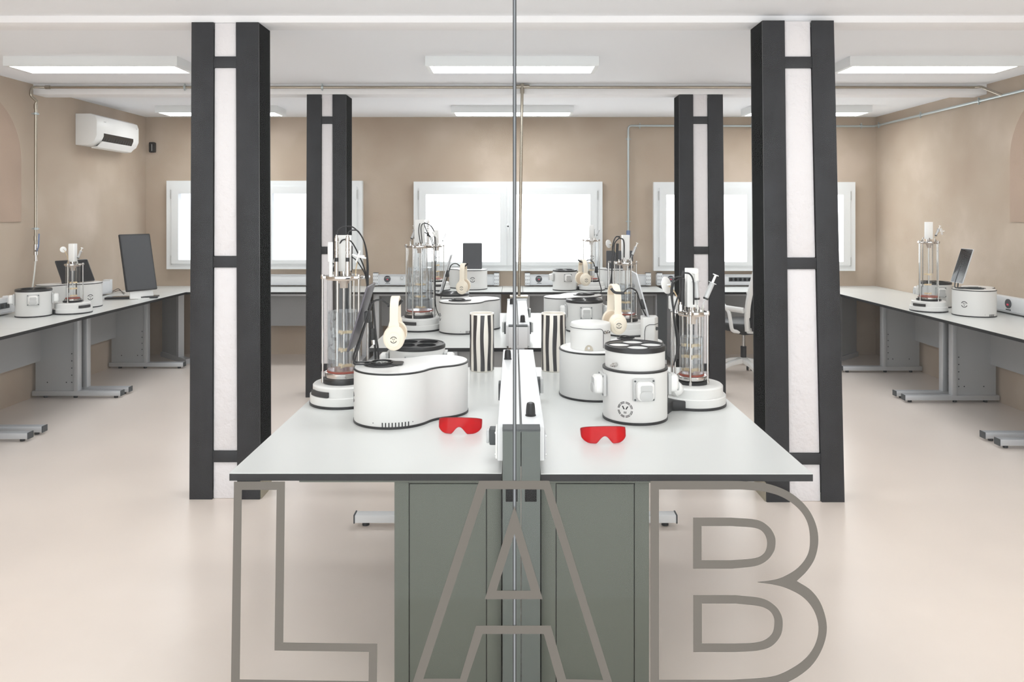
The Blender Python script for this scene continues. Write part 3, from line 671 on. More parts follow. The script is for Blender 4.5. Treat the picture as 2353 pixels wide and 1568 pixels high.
def side_duct(xw, s, y0, y1, label, socks, g=None):
    T = thing('power_duct', label, 'power duct', (xw, y0, .765), 0, 'power ducts along the walls')
    a, b2 = sorted((xw, xw+s*.07)); f = xw+s*.07
    obj('casing', MB().box(a, b2, y0, y1, .765, .885), 'channel_white', T, world=True, bevel=.003)
    q = MB(); q.box(min(f, f+s*.01), max(f, f+s*.01), y0, y1, .765, .777); obj('rail', q, 'alu', T, world=True)
    for (ya, yb) in socks:
        obj('socket_strip', MB().box(min(f, f+s*.003), max(f, f+s*.003), ya, yb, .805, .850), 'grey_cap', T, world=True)
        yy = ya+.03
        while yy < yb-.02:
            obj('socket', MB().rod((f+s*.003, yy, .827), (f+s*.006, yy, .827), .017, 16), 'black_gloss', T, world=True); yy += .06
    if g: 
        gg = obj('gauge', MB().rod((f, g, .835), (f+s*.006, g, .835), .036, 32), 'tablet_back', T, world=True)
        obj('display', MB().box(min(f+s*.006, f+s*.008), max(f+s*.006, f+s*.008), g-.012, g+.012, .82, .834), 'led_red', gg, world=True)
        obj('toggles', MB().box(min(f, f+s*.003), max(f, f+s*.003), g-.03, g+.03, .782, .790), 'grey_cap', T, world=True)
    obj('duct_cap', MB().box(a, b2, y1, y1+.05, .765, .895), 'channel_white', T, world=True, bevel=.003)
side_duct(XL, 1, 5.2, 6.12, 'white power duct with black sockets on the left wall at the frame edge', [(5.5, 6.10)])
side_duct(XL, 1, 6.75, 7.62, 'white power duct with a plug on the left wall left of the monitor', [(7.05, 7.42)])
side_duct(XR, -1, 5.3, 6.46, 'white power duct with round gauge on the right wall', [], g=6.12)

# ---------------------------------------------------------------- emblem
def emblem(fn, sc, slots=False):
    """fn(u,v,h) -> local 3D point; ring of arcs, a V and two marks"""
    mb = MB()
    def patch(us):  # us list of (u,v) quads
        for q in us:
            n = len(q); vs = [fn(u*sc, v*sc, 0) for u, v in q]+[fn(u*sc, v*sc, .0009) for u, v in q]
            mb.add(vs, [list(range(n))[::-1], list(range(n, 2*n))]+[(i, (i+1) % n, n+(i+1) % n, n+i) for i in range(n)])
    def arc(r0, r1, a0, a1, n=8):
        for k in range(n):
            b0, b1 = R(a0+(a1-a0)*k/n), R(a0+(a1-a0)*(k+1)/n)
            patch([[(r0*cos(b0), r0*sin(b0)), (r1*cos(b0), r1*sin(b0)), (r1*cos(b1), r1*sin(b1)), (r0*cos(b1), r0*sin(b1))]])
    if slots:
        for r0, r1 in ((.93, 1.0), (.78, .85)):
            for a0, a1 in ((8, 42), (48, 85), (95, 132), (138, 172), (188, 225), (232, 265), (275, 312), (318, 352)): arc(r0, r1, a0, a1, 5)
    else: arc(.80, 1.0, 20, 160, 12); arc(.80, 1.0, 200, 340, 12)
    patch([[(-.42, .42), (-.26, .42), (-.04, .02), (-.2, .02)], [(.42, .42), (.26, .42), (.04, .02), (.2, .02)]])
    if slots: patch([[(-.14, -.5), (-.06, -.5), (-.06, -.25), (-.14, -.25)], [(.14, -.5), (.06, -.5), (.06, -.25), (.14, -.25)]])
    else: patch([[(-.1, -.5), (.1, -.5), (.1, -.25), (-.1, -.25)]])
    return mb
def cyl_fn(cx, cy, r, ang, zc):   # wraps u around a vertical cylinder
    return lambda u, v, h: (cx+(r+h)*cos(ang+u/r), cy+(r+h)*sin(ang+u/r), zc+v)

# ---------------------------------------------------------------- control housing (two-lobed)
def peanut(c1, r1, c2, r2, Rf=.13, n=30, ins=0):
    r1 -= ins; r2 -= ins; Rf += ins
    c1 = Vector(c1); c2 = Vector(c2); dx = c2-c1; d = dx.length; ux = dx/d; uy = Vector((-ux.y, ux.x))
    fx = ((r1+Rf)**2-(r2+Rf)**2+d*d)/(2*d); fy = sqrt(max(1e-6, (r1+Rf)**2-fx*fx))
    def W(x, y): p = c1+ux*x+uy*y; return (p.x, p.y)
    t1 = atan2(fy, fx); t2 = atan2(fy, fx-d); out = []
    for k in range(n*2+1): a = t1+(2*pi-2*t1)*k/(n*2); out.append(W(r1*cos(a), r1*sin(a)))
    # lower fillet, centre (fx,-fy)
    a0 = atan2(fy, -fx) ; a1 = atan2(fy, d-fx)
    for k in range(1, 12): a = a0+(a1-a0)*k/12; out.append(W(fx+Rf*cos(a), -fy+Rf*sin(a)))
    for k in range(n*2+1): a = -t2+2*t2*k/(n*2); out.append(W(d+r2*cos(a), r2*sin(a)))
    for k in range(1, 12): a = -a1+(-a0+a1)*k/12; out.append(W(fx+Rf*cos(a), fy+Rf*sin(a)))
    return out
def housing(label, c1, r1, c2, r2, h=.205, logo=None, vents=None):
    c1 = Vector(c1); c2 = Vector(c2); z = BZ
    T = thing('control_housing', label, 'lab device housing', ((c1.x+c2.x)/2, (c1.y+c2.y)/2, z), 0, 'two-lobed white control housings')
    P = lambda i: peanut(c1, r1, c2, r2, ins=i)
    obj('base_trim', MB().prism(P(-.002), z, z+.009), 'black_plastic', T, world=True)
    obj('shell', MB().prism(P(0), z+.009, z+h-.006), 'device_white', T, world=True)
    obj('top_trim', MB().prism(P(-.002), z+h-.006, z+h), 'black_plastic', T, world=True, bevel=.002)
    obj('top_panel', MB().prism(P(.004), z+h, z+h+.003), 'device_top', T, world=True, bevel=.001)
    if logo:
        cx, cy, r, ang, zz, sc = logo
        obj('emblem', emblem(cyl_fn(cx, cy, r, R(ang), zz), sc), 'black_plastic', T, world=True)
    if vents:
        cx, cy, r, a0, step, nv = vents; v = MB()
        for k in range(nv):
            a = R(a0+step*k); f = cyl_fn(cx, cy, r, a, z+.009)
            q = [(-.0022, 0), (.0022, 0), (.0022, .016), (-.0022, .016)]
            v.add([f(u, w, 0) for u, w in q]+[f(u, w, .0006) for u, w in q], [(3,2,1,0),(4,5,6,7),(0,1,5,4),(1,2,6,5),(2,3,7,6),(3,0,4,7)])
        obj('vent_slots', v, 'black_plastic', T, world=True)
        sc_ = MB()
        for a in (a0-14, a0+step*nv+2):
            f = cyl_fn(cx, cy, r, R(a), z+.022); sc_.rod(f(0,0,-.002), f(0,0,.0008), .0018, 8)
        obj('screw', sc_, 'black_plastic', T, world=True)
    return T

# ---------------------------------------------------------------- round module
def connector(T, cx, cy, r, ang, z, s=1.0):
    mx = Matrix.Translation((cx+(r-.002)*cos(ang), cy+(r-.002)*sin(ang), z)) @ Matrix.Rotation(ang, 4, 'Z') @ Matrix(((0,0,1,0),(1,0,0,0),(0,1,0,0),(0,0,0,1)))
    pl = obj('connector_plate', MB().prism(rrect(.084*s, .084*s, .006), 0, .012, mx), 'grey_plastic', T, world=True, bevel=.001)
    bo = MB(); bo.loft([[(x, y, .012) for x, y in rrect(.066*s, .070*s, .016)], [(x, y, .036) for x, y in rrect(.064*s, .068*s, .016)], [(x, y, .044) for x, y in rrect(.050*s, .054*s, .014)]], True, mx)
    obj('connector_body', bo, 'white_plastic', pl, world=True, bevel=.0015)
    obj('connector_recess', MB().prism(rrect(.046*s, .026*s, .006, cy=.012*s), .0445, .0455, mx), 'grey_plastic', pl, world=True)
    lo = rrect(.050*s, .036*s, .014, cy=-.014*s)
    obj('connector_tab', MB().prism(lo, .044, .049, mx), 'grey_plastic', pl, world=True, bevel=.0015)
    sc_ = MB()
    for sx in (-1, 1):
        for sy in (-1, 1):
            sc_.cyl(sx*.035*s, sy*.035*s, .012, .0135, .0038, 12, mx=mx)
    obj('screw', sc_, 'grey_cap', pl, world=True)
def tray(T, cx, cy, z, r, inner='black_plastic', nh=4, rot=0, hr=.041):
    k = r/.116; hr *= k; off = .062*k
    holes = [circ(hr, 40, off*cos(rot+2*pi*i/nh), off*sin(rot+2*pi*i/nh)) for i in range(nh)]
    mx = Matrix.Translation((cx, cy, z))
    f = fill([circ(r, 72)]+holes, 0, .016, mx)
    t = obj('sample_tray', f, 'black_plastic', T, world=True, bevel=.002, ang=40)
    rg = MB(); rg.lathe([(r-.006, .0), (r+.003, .0), (r+.004, .010), (r+.001, .018), (r-.004, .019), (r-.006, .016)], 72, mx, caps=False)
    obj('tray_rim', rg, 'black_plastic', t, world=True)
    for i in range(nh):
        x, y = off*cos(rot+2*pi*i/nh), off*sin(rot+2*pi*i/nh)
        w = MB(); rings = [[(x+q*cos(2*pi*j/40), y+q*sin(2*pi*j/40), zz) for j in range(40)] for q, zz in ((hr, .014), (hr, .0175), (hr+.003, .0175), (hr+.004, .016))]
        w.loft(rings, False, mx); obj('well_ring', w, 'black_plastic', t, world=True)
        obj('well_floor', MB().cyl(x, y, .011 if inner == 'device_top' else .001, .0138 if inner == 'device_top' else .004, hr+.0, 40, mx=mx), inner, t, world=True)
def module(label, c, h=.20, rot=-90, riser=None, logo=None, r=.125, inner='black_plastic', conz=.135):
    cx, cy = c; z = BZ
    T = thing('round_module', label, 'lab device', (cx, cy, z), 0, 'round white modules with black trays')
    obj('base_trim', MB().cyl(cx, cy, z, z+.010, r+.002, 72), 'black_plastic', T, world=True)
    obj('shell', MB().cyl(cx, cy, z+.010, z+h-.006, r, 72), 'device_white', T, world=True)
    top = z+h-.006
    if riser:
        obj('shell_trim', MB().lathe([(r-.02, top), (r+.002, top), (r+.002, top+.007), (r-.02, top+.008)], 72, cx=cx, cy=cy), 'black_plastic', T, world=True)
        obj('riser', MB().cyl(cx, cy, top+.008, top+.008+riser, .116, 72), 'device_white', T, world=True); top = top+.008+riser; rt = .116
        obj('fitting', MB().rod((cx-.085, cy-.085, top-.045), (cx-.098, cy-.098, top-.045), .009, 6).rod((cx-.098, cy-.098, top-.045), (cx-.108, cy-.108, top-.045), .005, 12), 'chrome', T, world=True)
    else: rt = r-.002
    tray(T, cx, cy, top, rt, inner, rot=R(rot+45) if not riser else R(0))
    for k in range(4): connector(T, cx, cy, r, R(rot+90*k), z+conz)
    if logo: obj('emblem', emblem(cyl_fn(cx, cy, r, R(logo[0]), z+logo[1]), logo[2], slots=True), 'black_plastic', T, world=True)
    return T

# ---------------------------------------------------------------- bioreactor with glass vessel
def syringe(T, p, d, L=.07, m='syringe_clear', s=1):
    p = Vector(p); d = Vector(d).normalized()
    b = MB(); b.rod(p, p+d*.02*s, .0022*s, 10); b.rod(p+d*.02*s, p+d*L, .0085*s, 16); b.rod(p+d*L, p+d*(L+.002), .014*s, 16)
    y = obj('syringe', b, m, T, world=True)
    q = MB(); q.rod(p+d*.021*s, p+d*.027*s, .0088*s, 14); obj('plunger_tip', q, 'black_plastic', y, world=True)
    q = MB(); q.rod(p+d*L, p+d*(L+.028*s), .004*s, 8); q.rod(p+d*(L+.028*s), p+d*(L+.031*s), .010*s, 14); obj('plunger', q, 'white_plastic', y, world=True)
def disc_filter(T, p, d, r=.022):
    p = Vector(p); d = Vector(d).normalized()
    q = d.to_track_quat('Z', 'Y').to_matrix().to_4x4(); q.translation = p
    b = MB(); b.lathe([(.003, -.022), (.004, -.006), (r*.6, -.005), (r, -.002), (r, .002), (r*.6, .005), (.004, .006), (.003, .022)], 28, q)
    obj('air_filter', b, 'white_plastic', T, world=True)
def bioreactor(label, c, zlid, rg, ztop, ss=1.0, water=None, probes=False, rot=20, slot=None, arm=None, motor_w=.05, zr=.855, rb=.14, emb=None, syr=((.5, .3), (-.3, .6)), nrod=3, filt=None, valve=True):
    cx, cy = c; z = BZ
    T = thing('bioreactor', label, 'bioreactor', (cx, cy, z), 0, 'glass bioreactors on round white bases')
    A = lambda prof, name, m, par=T, n=64: obj(name, MB().lathe(prof, n, cx=cx, cy=cy), m, par, world=True)
    A([(rb+.002, z), (rb+.002, z+.011)], 'base_trim', 'black_plastic')
    A([(rb, z+.011), (rb, z+.042), (rb-.003, z+.045)], 'base_ring', 'device_white')
    A([(rb-.012, z+.045), (rb-.012, z+.080), (rb-.018, z+.086), (rb-.03, z+.087)], 'base_dome', 'device_white')
    if slot is not None:
        f = cyl_fn(cx, cy, rb-.012, R(slot), z+.047); q = MB(); n = 10; w = .05
        for k in range(n):
            u0, u1 = -w+2*w*k/n, -w+2*w*(k+1)/n
            vs = [f(u, v, h) for h in (0, .0115) for u, v in ((u0, 0), (u1, 0), (u1, .020), (u0, .020))]
            q.add(vs, [(3,2,1,0),(4,5,6,7),(0,1,5,4),(1,2,6,5),(2,3,7,6),(3,0,4,7)])
        obj('speaker_mesh', q, 'vent_mesh', T, world=True)
    kr = rg+.018
    A([(kr, z+.087), (kr+.002, z+.098), (kr, zr-.012), (kr-.01, zr-.010)], 'clamp_ring', 'black_plastic')
    A([(rg+.008, zr-.012), (rg+.010, zr-.008), (rg+.010, zr+.012), (rg+.006, zr+.014)], 'vessel_foot', 'chrome')
    A([(rg+.001, zr+.014), (rg+.001, zr+.020)], 'gasket', 'gasket')
    gl_ = MB(); rings = [[(cx+q*cos(2*pi*i/56), cy+q*sin(2*pi*i/56), zz) for i in range(56)] for q, zz in ((rg, zr+.020), (rg, zlid-.012))]
    gl_.loft(rings, False); obj('glass_vessel', gl_, 'vessel_glass', T, world=True)
    if water: A([(rg-.004, zr+.021), (rg-.004, water)], 'water', 'water', n=56)
    # lid with three lobes
    out = []; lob = [R(rot+360*k/nrod) for k in range(nrod)]
    for i in range(120):
        a = 2*pi*i/120; d = min(abs((a-l+pi) % (2*pi)-pi) for l in lob)
        out.append((cx+(rg+.010+.018*max(0, 1-(d/.20)**2))*cos(a), cy+(rg+.010+.018*max(0, 1-(d/.20)**2))*sin(a)))
    lid = obj('lid', MB().prism(out, zlid-.008, zlid+.004), 'chrome', T, world=True, bevel=.0015)
    A([(rg+.004, zlid-.014), (rg+.004, zlid-.008)], 'lid_seal', 'beige_seal')
    for l in lob:
        x, y = cx+(rg+.019)*cos(l), cy+(rg+.019)*sin(l); q = MB(); q.cyl(x, y, zr-.035, zlid-.008, .0042, 12); q.cyl(x, y, zlid+.004, zlid+.010, .0075, 12); q.cyl(x, y, zr-.03, zr-.005, .0065, 12)
        obj('rod', q, 'chrome', T, world=True)
    # inner rods and stirrer
    q = MB(); q.cyl(cx, cy, zlid-.03, zlid-.014, .022, 24); q.cyl(cx, cy, zlid-.05, zlid-.03, .017, 24); obj('shaft_hub', q, 'beige_seal', T, world=True)
    obj('shaft', MB().cyl(cx, cy, zr+.028, zlid-.05, .0045, 12), 'chrome', T, world=True)
    H = zlid-zr
    q = MB()
    for a, l in ((40, .9), (150, .8), (260, .55)):
        x, y = cx+rg*.62*cos(R(a+rot)), cy+rg*.62*sin(R(a+rot)); q.cyl(x, y, zlid-H*l, zlid-.014, .0035 if l < .85 else .005, 10)
    obj('dip_tube', q, 'chrome', T, world=True)
    for fz in (.04, .20, .38) if H > .3 else (.05, .25, .42):
        zi = zr+.02+H*fz; q = MB()
        q.cyl(cx, cy, zi-.005, zi+.005, .008, 12)
        for k in range(3):
            mx = Matrix.Translation((cx, cy, zi)) @ Matrix.Rotation(2*pi*k/3+.4, 4, 'Z'); q.box(0, .032, -.0025, .0025, -.006, .006, mx)
        obj('impeller', q, 'impeller', T, world=True)
    # motor
    w = motor_w/2; mb = MB(); mb.prism(rrect(motor_w, motor_w, .008, cx=cx, cy=cy), zlid+.022, ztop); obj('motor', mb, 'white_plastic', T, world=True, bevel=.002)
    A([(.016, zlid+.004), (.016, zlid+.022)], 'motor_mount', 'chrome', n=24)
    q = MB()
    for k in range(5):
        a = R(rot+25+68*k); x, y = cx+rg*.72*cos(a), cy+rg*.72*sin(a); hh = .012+.012*(k % 2); q.cyl(x, y, zlid+.004, zlid+.010, .009, 6); q.cyl(x, y, zlid+.010, zlid+.010+hh, .0045, 10)
    obj('port', q, 'chrome', T, world=True)
    if probes:
        for dx, dy in probes:
            x, y = cx+dx, cy+dy; zt = ztop+.004; pr = .0088; h_ = zt-zlid
            a = MB(); a.lathe([(pr, zlid+.004), (pr, zlid+h_*.36)], 20, cx=x, cy=y)
            for f0, f1, k in ((.36,.365,1.15),(.46,.54,1.0),(.545,.60,.85),(.605,.68,1.0),(.685,.83,.92),(.84,.93,1.0),(.935,.97,.75),(.97,1.0,.4)): a.cyl(x, y, zlid+h_*f0, zlid+h_*f1, pr*k, 18)
            pb = obj('probe', a, 'chrome', T, world=True)
            obj('probe_ring', MB().cyl(x, y, zlid+h_*.365, zlid+h_*.46, pr*.98, 18), 'black_plastic', pb, world=True)
    for i, (sx, sy) in enumerate(syr):
        px_, py_ = cx+sx*rg, cy+sy*rg
        syringe(T, (px_, py_, zlid+.03), (.42 if i == 0 else -.08, -.05, 1), .08*ss, s=ss)
        obj('port_tube', MB().cyl(px_, py_, zlid+.004, zlid+.032, .0035, 8), 'hose', T, world=True)
    if filt:
        fx_, fy_, fz_, fr_ = filt
        disc_filter(T, (cx+fx_, cy+fy_, zlid+fz_), (.72, -.66, .2), fr_)
        obj('tubing', MB().tube(smooth_path([(cx+fx_*.45, cy+fy_*.45, zlid+.004), (cx+fx_*.55, cy+fy_*.5, zlid+fz_*.5), (cx+fx_*.8, cy+fy_*.9, zlid+fz_*.9), (cx+fx_, cy+fy_, zlid+fz_)]), .0025, 8), 'hose_amber', T, world=True)
    if emb: obj('emblem', emblem(cyl_fn(cx, cy, rg+.0005, R(-90), emb), .022), 'black_plastic', T, world=True)
    if arm:
        ax, ay, ar = arm; d = Vector((ax-cx, ay-cy)); L = d.length; u = d/L; n = Vector((-u.y, u.x))
        a0 = Vector((cx, cy))+u*(rb-.03); a1 = Vector((ax, ay))-u*(ar+.002)
        pts = [a0+n*.075, (a0+a1)/2+n*.035, a1+n*.06, a1-n*.06, (a0+a1)/2-n*.035, a0-n*.075]
        obj('base_link', MB().prism([tuple(p) for p in pts], z, z+.040), 'black_plastic', T, world=True, bevel=.004)
    return T
def cable(T, pts, r=.003, m='black_plastic', name='cable'):
    return obj(name, MB().tube(smooth_path(pts, 7), r, 8), m, T, world=True)
def cpx(pts): return [at(*p) for p in pts]

# ---------------------------------------------------------------- headphones, tablets, stands
def headphones(label, c, rz, top=.10, s=1.0):
    """c: centre of the cups pair, band arches above in the local YZ plane"""
    T = thing('headphones', label, 'headphones', c, rz, 'cream headphones on hooks')
    w = .068*s; hb = .152*s*top/.10
    arc = [(-w*1.02, .0), (-w*1.06, .05*s), (-w*.98, hb*.72), (-w*.75, hb*.90), (-w*.4, hb*.985), (0, hb), (w*.4, hb*.985), (w*.75, hb*.90), (w*.98, hb*.72), (w*1.06, .05*s), (w*1.02, .0)]
    P = smooth_path([Vector((0, a, b2)) for a, b2 in arc], 5); rings = []
    for i, p in enumerate(P):
        t = (P[min(i+1, len(P)-1)]-P[max(0, i-1)]).normalized(); n = Vector((0, -t.z, t.y)); 
        hw = (.017 if p.z > .05*s else .021)*s; th = .005*s
        rings.append([p+Vector((hw, 0, 0))+n*th, p+Vector((-hw, 0, 0))+n*th, p+Vector((-hw, 0, 0))-n*th, p+Vector((hw, 0, 0))-n*th])
    obj('headband', MB().loft(rings), 'cream', T, bevel=.002)
    cu = MB(); P2 = [p for p in P if p.z > hb*.72]; rings = []
    for i, p in enumerate(P2):
        t = (P2[min(i+1, len(P2)-1)]-P2[max(0, i-1)]).normalized(); n = Vector((0, -t.z, t.y)); c0 = p-n*.008*s if (p-n*.008*s).z < p.z else p+n*.008*s
        rings.append([c0+Vector((.015*s*cos(k*pi/4), 0, 0))+n*.005*s*sin(k*pi/4) for k in range(8)])
    obj('band_cushion', MB().loft(rings), 'cream_dark', T)
    for sd in (-1, 1):
        cup = MB(); rings = []
        for rr, yy in ((.60, 0.020), (.93, .017), (1.0, .008), (1.0, -.006), (.90, -.012)):
            rings.append([(.043*s*rr*cos(2*pi*k/40), sd*(w*1.0+yy*s), -.005*s+.050*s*rr*sin(2*pi*k/40)) for k in range(40)])
        cup.loft(rings); e = obj('ear_cup', cup, 'cream', T, ang=60)
        pl = MB(); pl.loft([[(.026*s*rr*cos(2*pi*k/36), sd*(w+yy*s), -.010*s+.030*s*rr*sin(2*pi*k/36)) for k in range(36)] for rr, yy in ((1.05, .0165), (1.0, .0225), (.9, .0235))]); obj('cup_disc', pl, 'cream', e, ang=60)
        cs = MB(); cs.loft([[(.040*s*rr*cos(2*pi*k/36), sd*(w-yy*s), -.005*s+.047*s*rr*sin(2*pi*k/36)) for k in range(36)] for rr, yy in ((.9, .011), (1.0, .014), (1.0, .026), (.8, .030))]); obj('ear_cushion', cs, 'cream_dark', e, ang=60)
        obj('emblem', emblem(lambda u, v, h: (-sd*-u if sd < 0 else -u, sd*(w+.0236*s+h), -.010*s+v), .0135*s), 'black_plastic', e)
    return T
def slab_obj(name, label, cat, P0, du, dv, w, h, th, mb_body='black_plastic', screen='screen', group=None, scr_front=True, border=.008):
    """flat device: P0 = bottom centre, du = width dir, dv = height dir"""
    du = Vector(du).normalized(); dv = Vector(dv); dv = (dv-du*dv.dot(du)).normalized(); n = du.cross(dv)
    mx = Matrix(((du.x, dv.x, n.x, P0[0]), (du.y, dv.y, n.y, P0[1]), (du.z, dv.z, n.z, P0[2]), (0,0,0,1)))
    T = thing(name, label, cat, P0, 0, group)
    obj('body', MB().prism(rrect(w, h, .010, cy=h/2), -th, 0, mx), mb_body, T, world=True, bevel=.0015)
    if screen: obj('screen', MB().prism(rrect(w-2*border, h-2*border, .004, cy=h/2), 0, .0008, mx), screen, T, world=True)
    return T, mx
def stand(label, disc, r, rods, hook=None, mount=None, rz=0, z0=None, m='black_plastic', rr=.0035):
    z = z0
    T = thing('tablet_stand', label, 'stand', (disc[0], disc[1], z), 0, 'bent rod stands on the housings')
    obj('base_disc', MB().cyl(disc[0], disc[1], z, z+.004, r, 40), m, T, world=True, bevel=.001)
    ta = MB(); mx = Matrix.Translation((disc[0], disc[1], z+.004)) @ Matrix.Rotation(rz, 4, 'Z')
    ta.prism(rrect(r*1.9, r*1.0, r*.3, cx=r*.25), 0, .003, mx); obj('base_tongue', ta, m, T, world=True)
    ring = MB(); ring.loft([[(q*cos(2*pi*k/36), q*sin(2*pi*k/36), zz) for k in range(36)] for q, zz in ((r*.62, .003), (r*.62, .008), (r*.54, .008), (r*.54, .003))], False, mx); obj('base_ring', ring, m, T, world=True)
    obj('emblem', emblem(lambda u, v, h: tuple(mx @ Vector((u, v, .0031+h))), r*.35), 'white_plastic', T, world=True)
    for p in rods: obj('rod', MB().tube(round_path(p, .02, 6), rr, 10), m, T, world=True)
    if hook: obj('hook', MB().tube(round_path(hook, .012, 5), rr*1.7, 10), m, T, world=True)
    if mount: obj('clamp', MB().box(-.012, .012, -.02, .02, -.022, .022, Matrix.Translation(mount)), m, T, world=True, bevel=.003)
    return T

# ================================================================ front left of the island
ZT = BZ+.205+.003+.0002
housing('large two-lobed white housing at the front left of the island', (-.466, 3.012), .152, (-.302, 3.125), .118, logo=(-.466, 3.012, .152, 195, .845, .02), vents=(-.466, 3.012, .152, 263, 4.6, 9))
module('round white module with black four-well tray behind the front left housing', (-.435, 3.50), rot=-90)
T = bioreactor('tall water filled bioreactor at the front left, beside the largest housing', (-.719, 3.285), 1.283, .070, 1.456, water=1.135, probes=((-.020, -.052), (.026, -.050)), rot=205, slot=232, zr=.868, syr=((-.75, .1),), motor_w=.056)
hub = (850, 640, 3.34)
cable(T, cpx([(774, 541, 3.233), (778, 528, 3.235), (792, 521, 3.25), (812, 523, 3.28), (832, 545, 3.31), (842, 575, 3.33), (846, 610, 3.34), (846, 640, 3.34), (848, 700, 3.33), (852, 760, 3.33)]), .0030)
cable(T, cpx([(799, 540, 3.236), (803, 532, 3.24), (812, 529, 3.26), (824, 533, 3.29), (838, 560, 3.32), (843, 600, 3.335), (843, 640, 3.34), (845, 700, 3.34), (855, 780, 3.35)]), .0030)
cable(T, cpx([(781, 560, 3.26), (787, 552, 3.25), (800, 551, 3.25), (812, 562, 3.27), (828, 594, 3.3), (838, 620, 3.33), (844, 650, 3.34), (848, 720, 3.34)]), .0030)
cable(T, cpx([(808, 590, 3.3), (820, 600, 3.3), (832, 618, 3.32), (840, 636, 3.34), (846, 680, 3.34)]), .0026)
obj('probe', MB().rod(at(807, 620, 3.31), at(807, 565, 3.31), .006, 12), 'black_plastic', T, world=True, label='slim black probe')
# star shaped filter bracket
q = MB(); c0 = at(823, 590, 3.22)
for a in (5, 75, 160, 250): q.rod(c0, c0+Vector((cos(R(a)), 0, sin(R(a))))*.026, .0042, 8, .0035)
q.rod(c0, c0+Vector((.034, -.01, -.006)), .004, 8); obj('valve_tap', q, 'white_plastic', T, world=True)
cable(T, cpx([(821, 604, 3.22), (818, 618, 3.24), (817, 634, 3.25)]), .0022, 'hose_amber', 'tubing')
q = MB(); q.cyl(-.755, 3.20, 1.287, 1.35, .0075, 12); q.cyl(-.757, 3.20, 1.35, 1.43, .011, 14); obj('sample_port', q, 'clear_plastic', T, world=True)
obj('lid_arm', MB().rod(at(800, 640, 3.30), at(848, 636, 3.38), .008, 10), 'chrome', T, world=True)
q = MB(); q.rod(at(845, 637, 3.36), (at(845, 637, 3.36).x, 3.36, BZ+.05), .0055, 12); q.cyl(at(845, 637, 3.36).x, 3.36, BZ+.0, BZ+.05, .010, 12)
obj('support_pole', q, 'chrome', T, world=True)
# hoses going down to the module
T2 = thing('sensor_cable', 'black sensor cables with plugs hanging behind the tablet at the front left', 'cable', tuple(at(858, 820, 3.30)))
cable(T2, [at(850, 690, 3.31), at(853, 740, 3.30), at(856, 770, 3.30), at(862, 800, 3.30), Vector((at(862, 800, 3.3).x, 3.32, .80)), Vector((-.60, 3.34, BZ+.006))], .0052)
cable(T2, [at(857, 690, 3.30), at(861, 740, 3.29), at(864, 775, 3.29), at(869, 810, 3.29), Vector((-.575, 3.30, .80)), Vector((-.585, 3.32, BZ+.006))], .0045)
obj('plug', MB().rod(at(856, 755, 3.29), at(857, 781, 3.29), .012, 16), 'black_plastic', T2, world=True)
obj('plug_tip', MB().rod(at(857, 781, 3.29), at(858, 792, 3.29), .008, 6), 'chrome', T2, world=True)
dc = (-.515, 3.03)
stand('black stand with headphone hook on the front left housing', dc, .07,
      [[Vector((-.56, 3.05, ZT+.006)), Vector((-.622, 3.02, ZT+.010)), at(811, 822, 2.99), at(856, 694, 2.99)], [Vector((-.56, 3.00, ZT+.006)), Vector((-.618, 2.98, ZT+.010)), at(816, 825, 2.96), at(853, 700, 2.97), at(862, 690, 2.97), at(879, 689, 2.97), at(893, 702, 2.97), at(914, 702, 2.97)]],
      hook=[at(891, 702, 2.97), at(915, 702, 2.97), at(924, 689, 2.97)], mount=at(846, 728, 2.99), z0=ZT, rz=0)
slab_obj('tablet', 'dark tablet seen edge on, tilted over the front left housing', 'tablet', at(806, 800, 3.03), (0, -1, -.02), at(851, 655, 3.03)-at(806, 800, 3.03), .17, .262, .007, 'tablet_dark', 'tablet_dark', 'tablets on the housings')
hz = at(905, 775, 2.93); headphones('cream headphones on the black hook at the front left', (hz.x, 2.97, hz.z+.006), R(4), .098, .94)
# ---- vases
def vase(label, x, y):
    r = .0615; H = .292; n = 110; rings_o = []
    T = thing('striped_vase', label, 'vase', (x, y, BZ), 0, 'striped ceramic vases')
    body = MB(); prof = [(r*.93, 0), (r*.985, .004), (r, .02), (r*1.0, H*.5), (r*1.005, H-.004), (r*.985, H), (r*.93, H), (r*.91, H-.005), (r*.90, .012), (.001, .010)]
    body.lathe(prof, 64); obj('vase_body', body, 'glaze', T)
    random.seed(int(abs(x*100))+5); ns = 10
    a_off = R(-90+4)
    for k in range(ns):
        st = MB(); a0 = a_off+2*pi*k/ns; rows = 14; L = []
        ph = random.random()*6; hwid = .0097
        for j in range(rows+1):
            t = j/rows; zz = .006+(H-.012)*t; da = .035*sin(3.1*t*2+ph); hw = hwid*(1+.10*sin(5*t+ph*2))
            L.append([(( (r*1.004+h)*cos(a0+da+u*hw/r)), ((r*1.004+h)*sin(a0+da+u*hw/r)), zz) for h in (0, .0006) for u in ((-1, -.33, .33, 1) if h == 0 else (1, .33, -.33, -1))])
        st.loft(L); obj('painted_stripe', st, 'stripe_black', T)
vase('black and cream striped vase left of the spine', -.161, 3.944); vase('black and cream striped vase right of the spine', .203, 3.944)
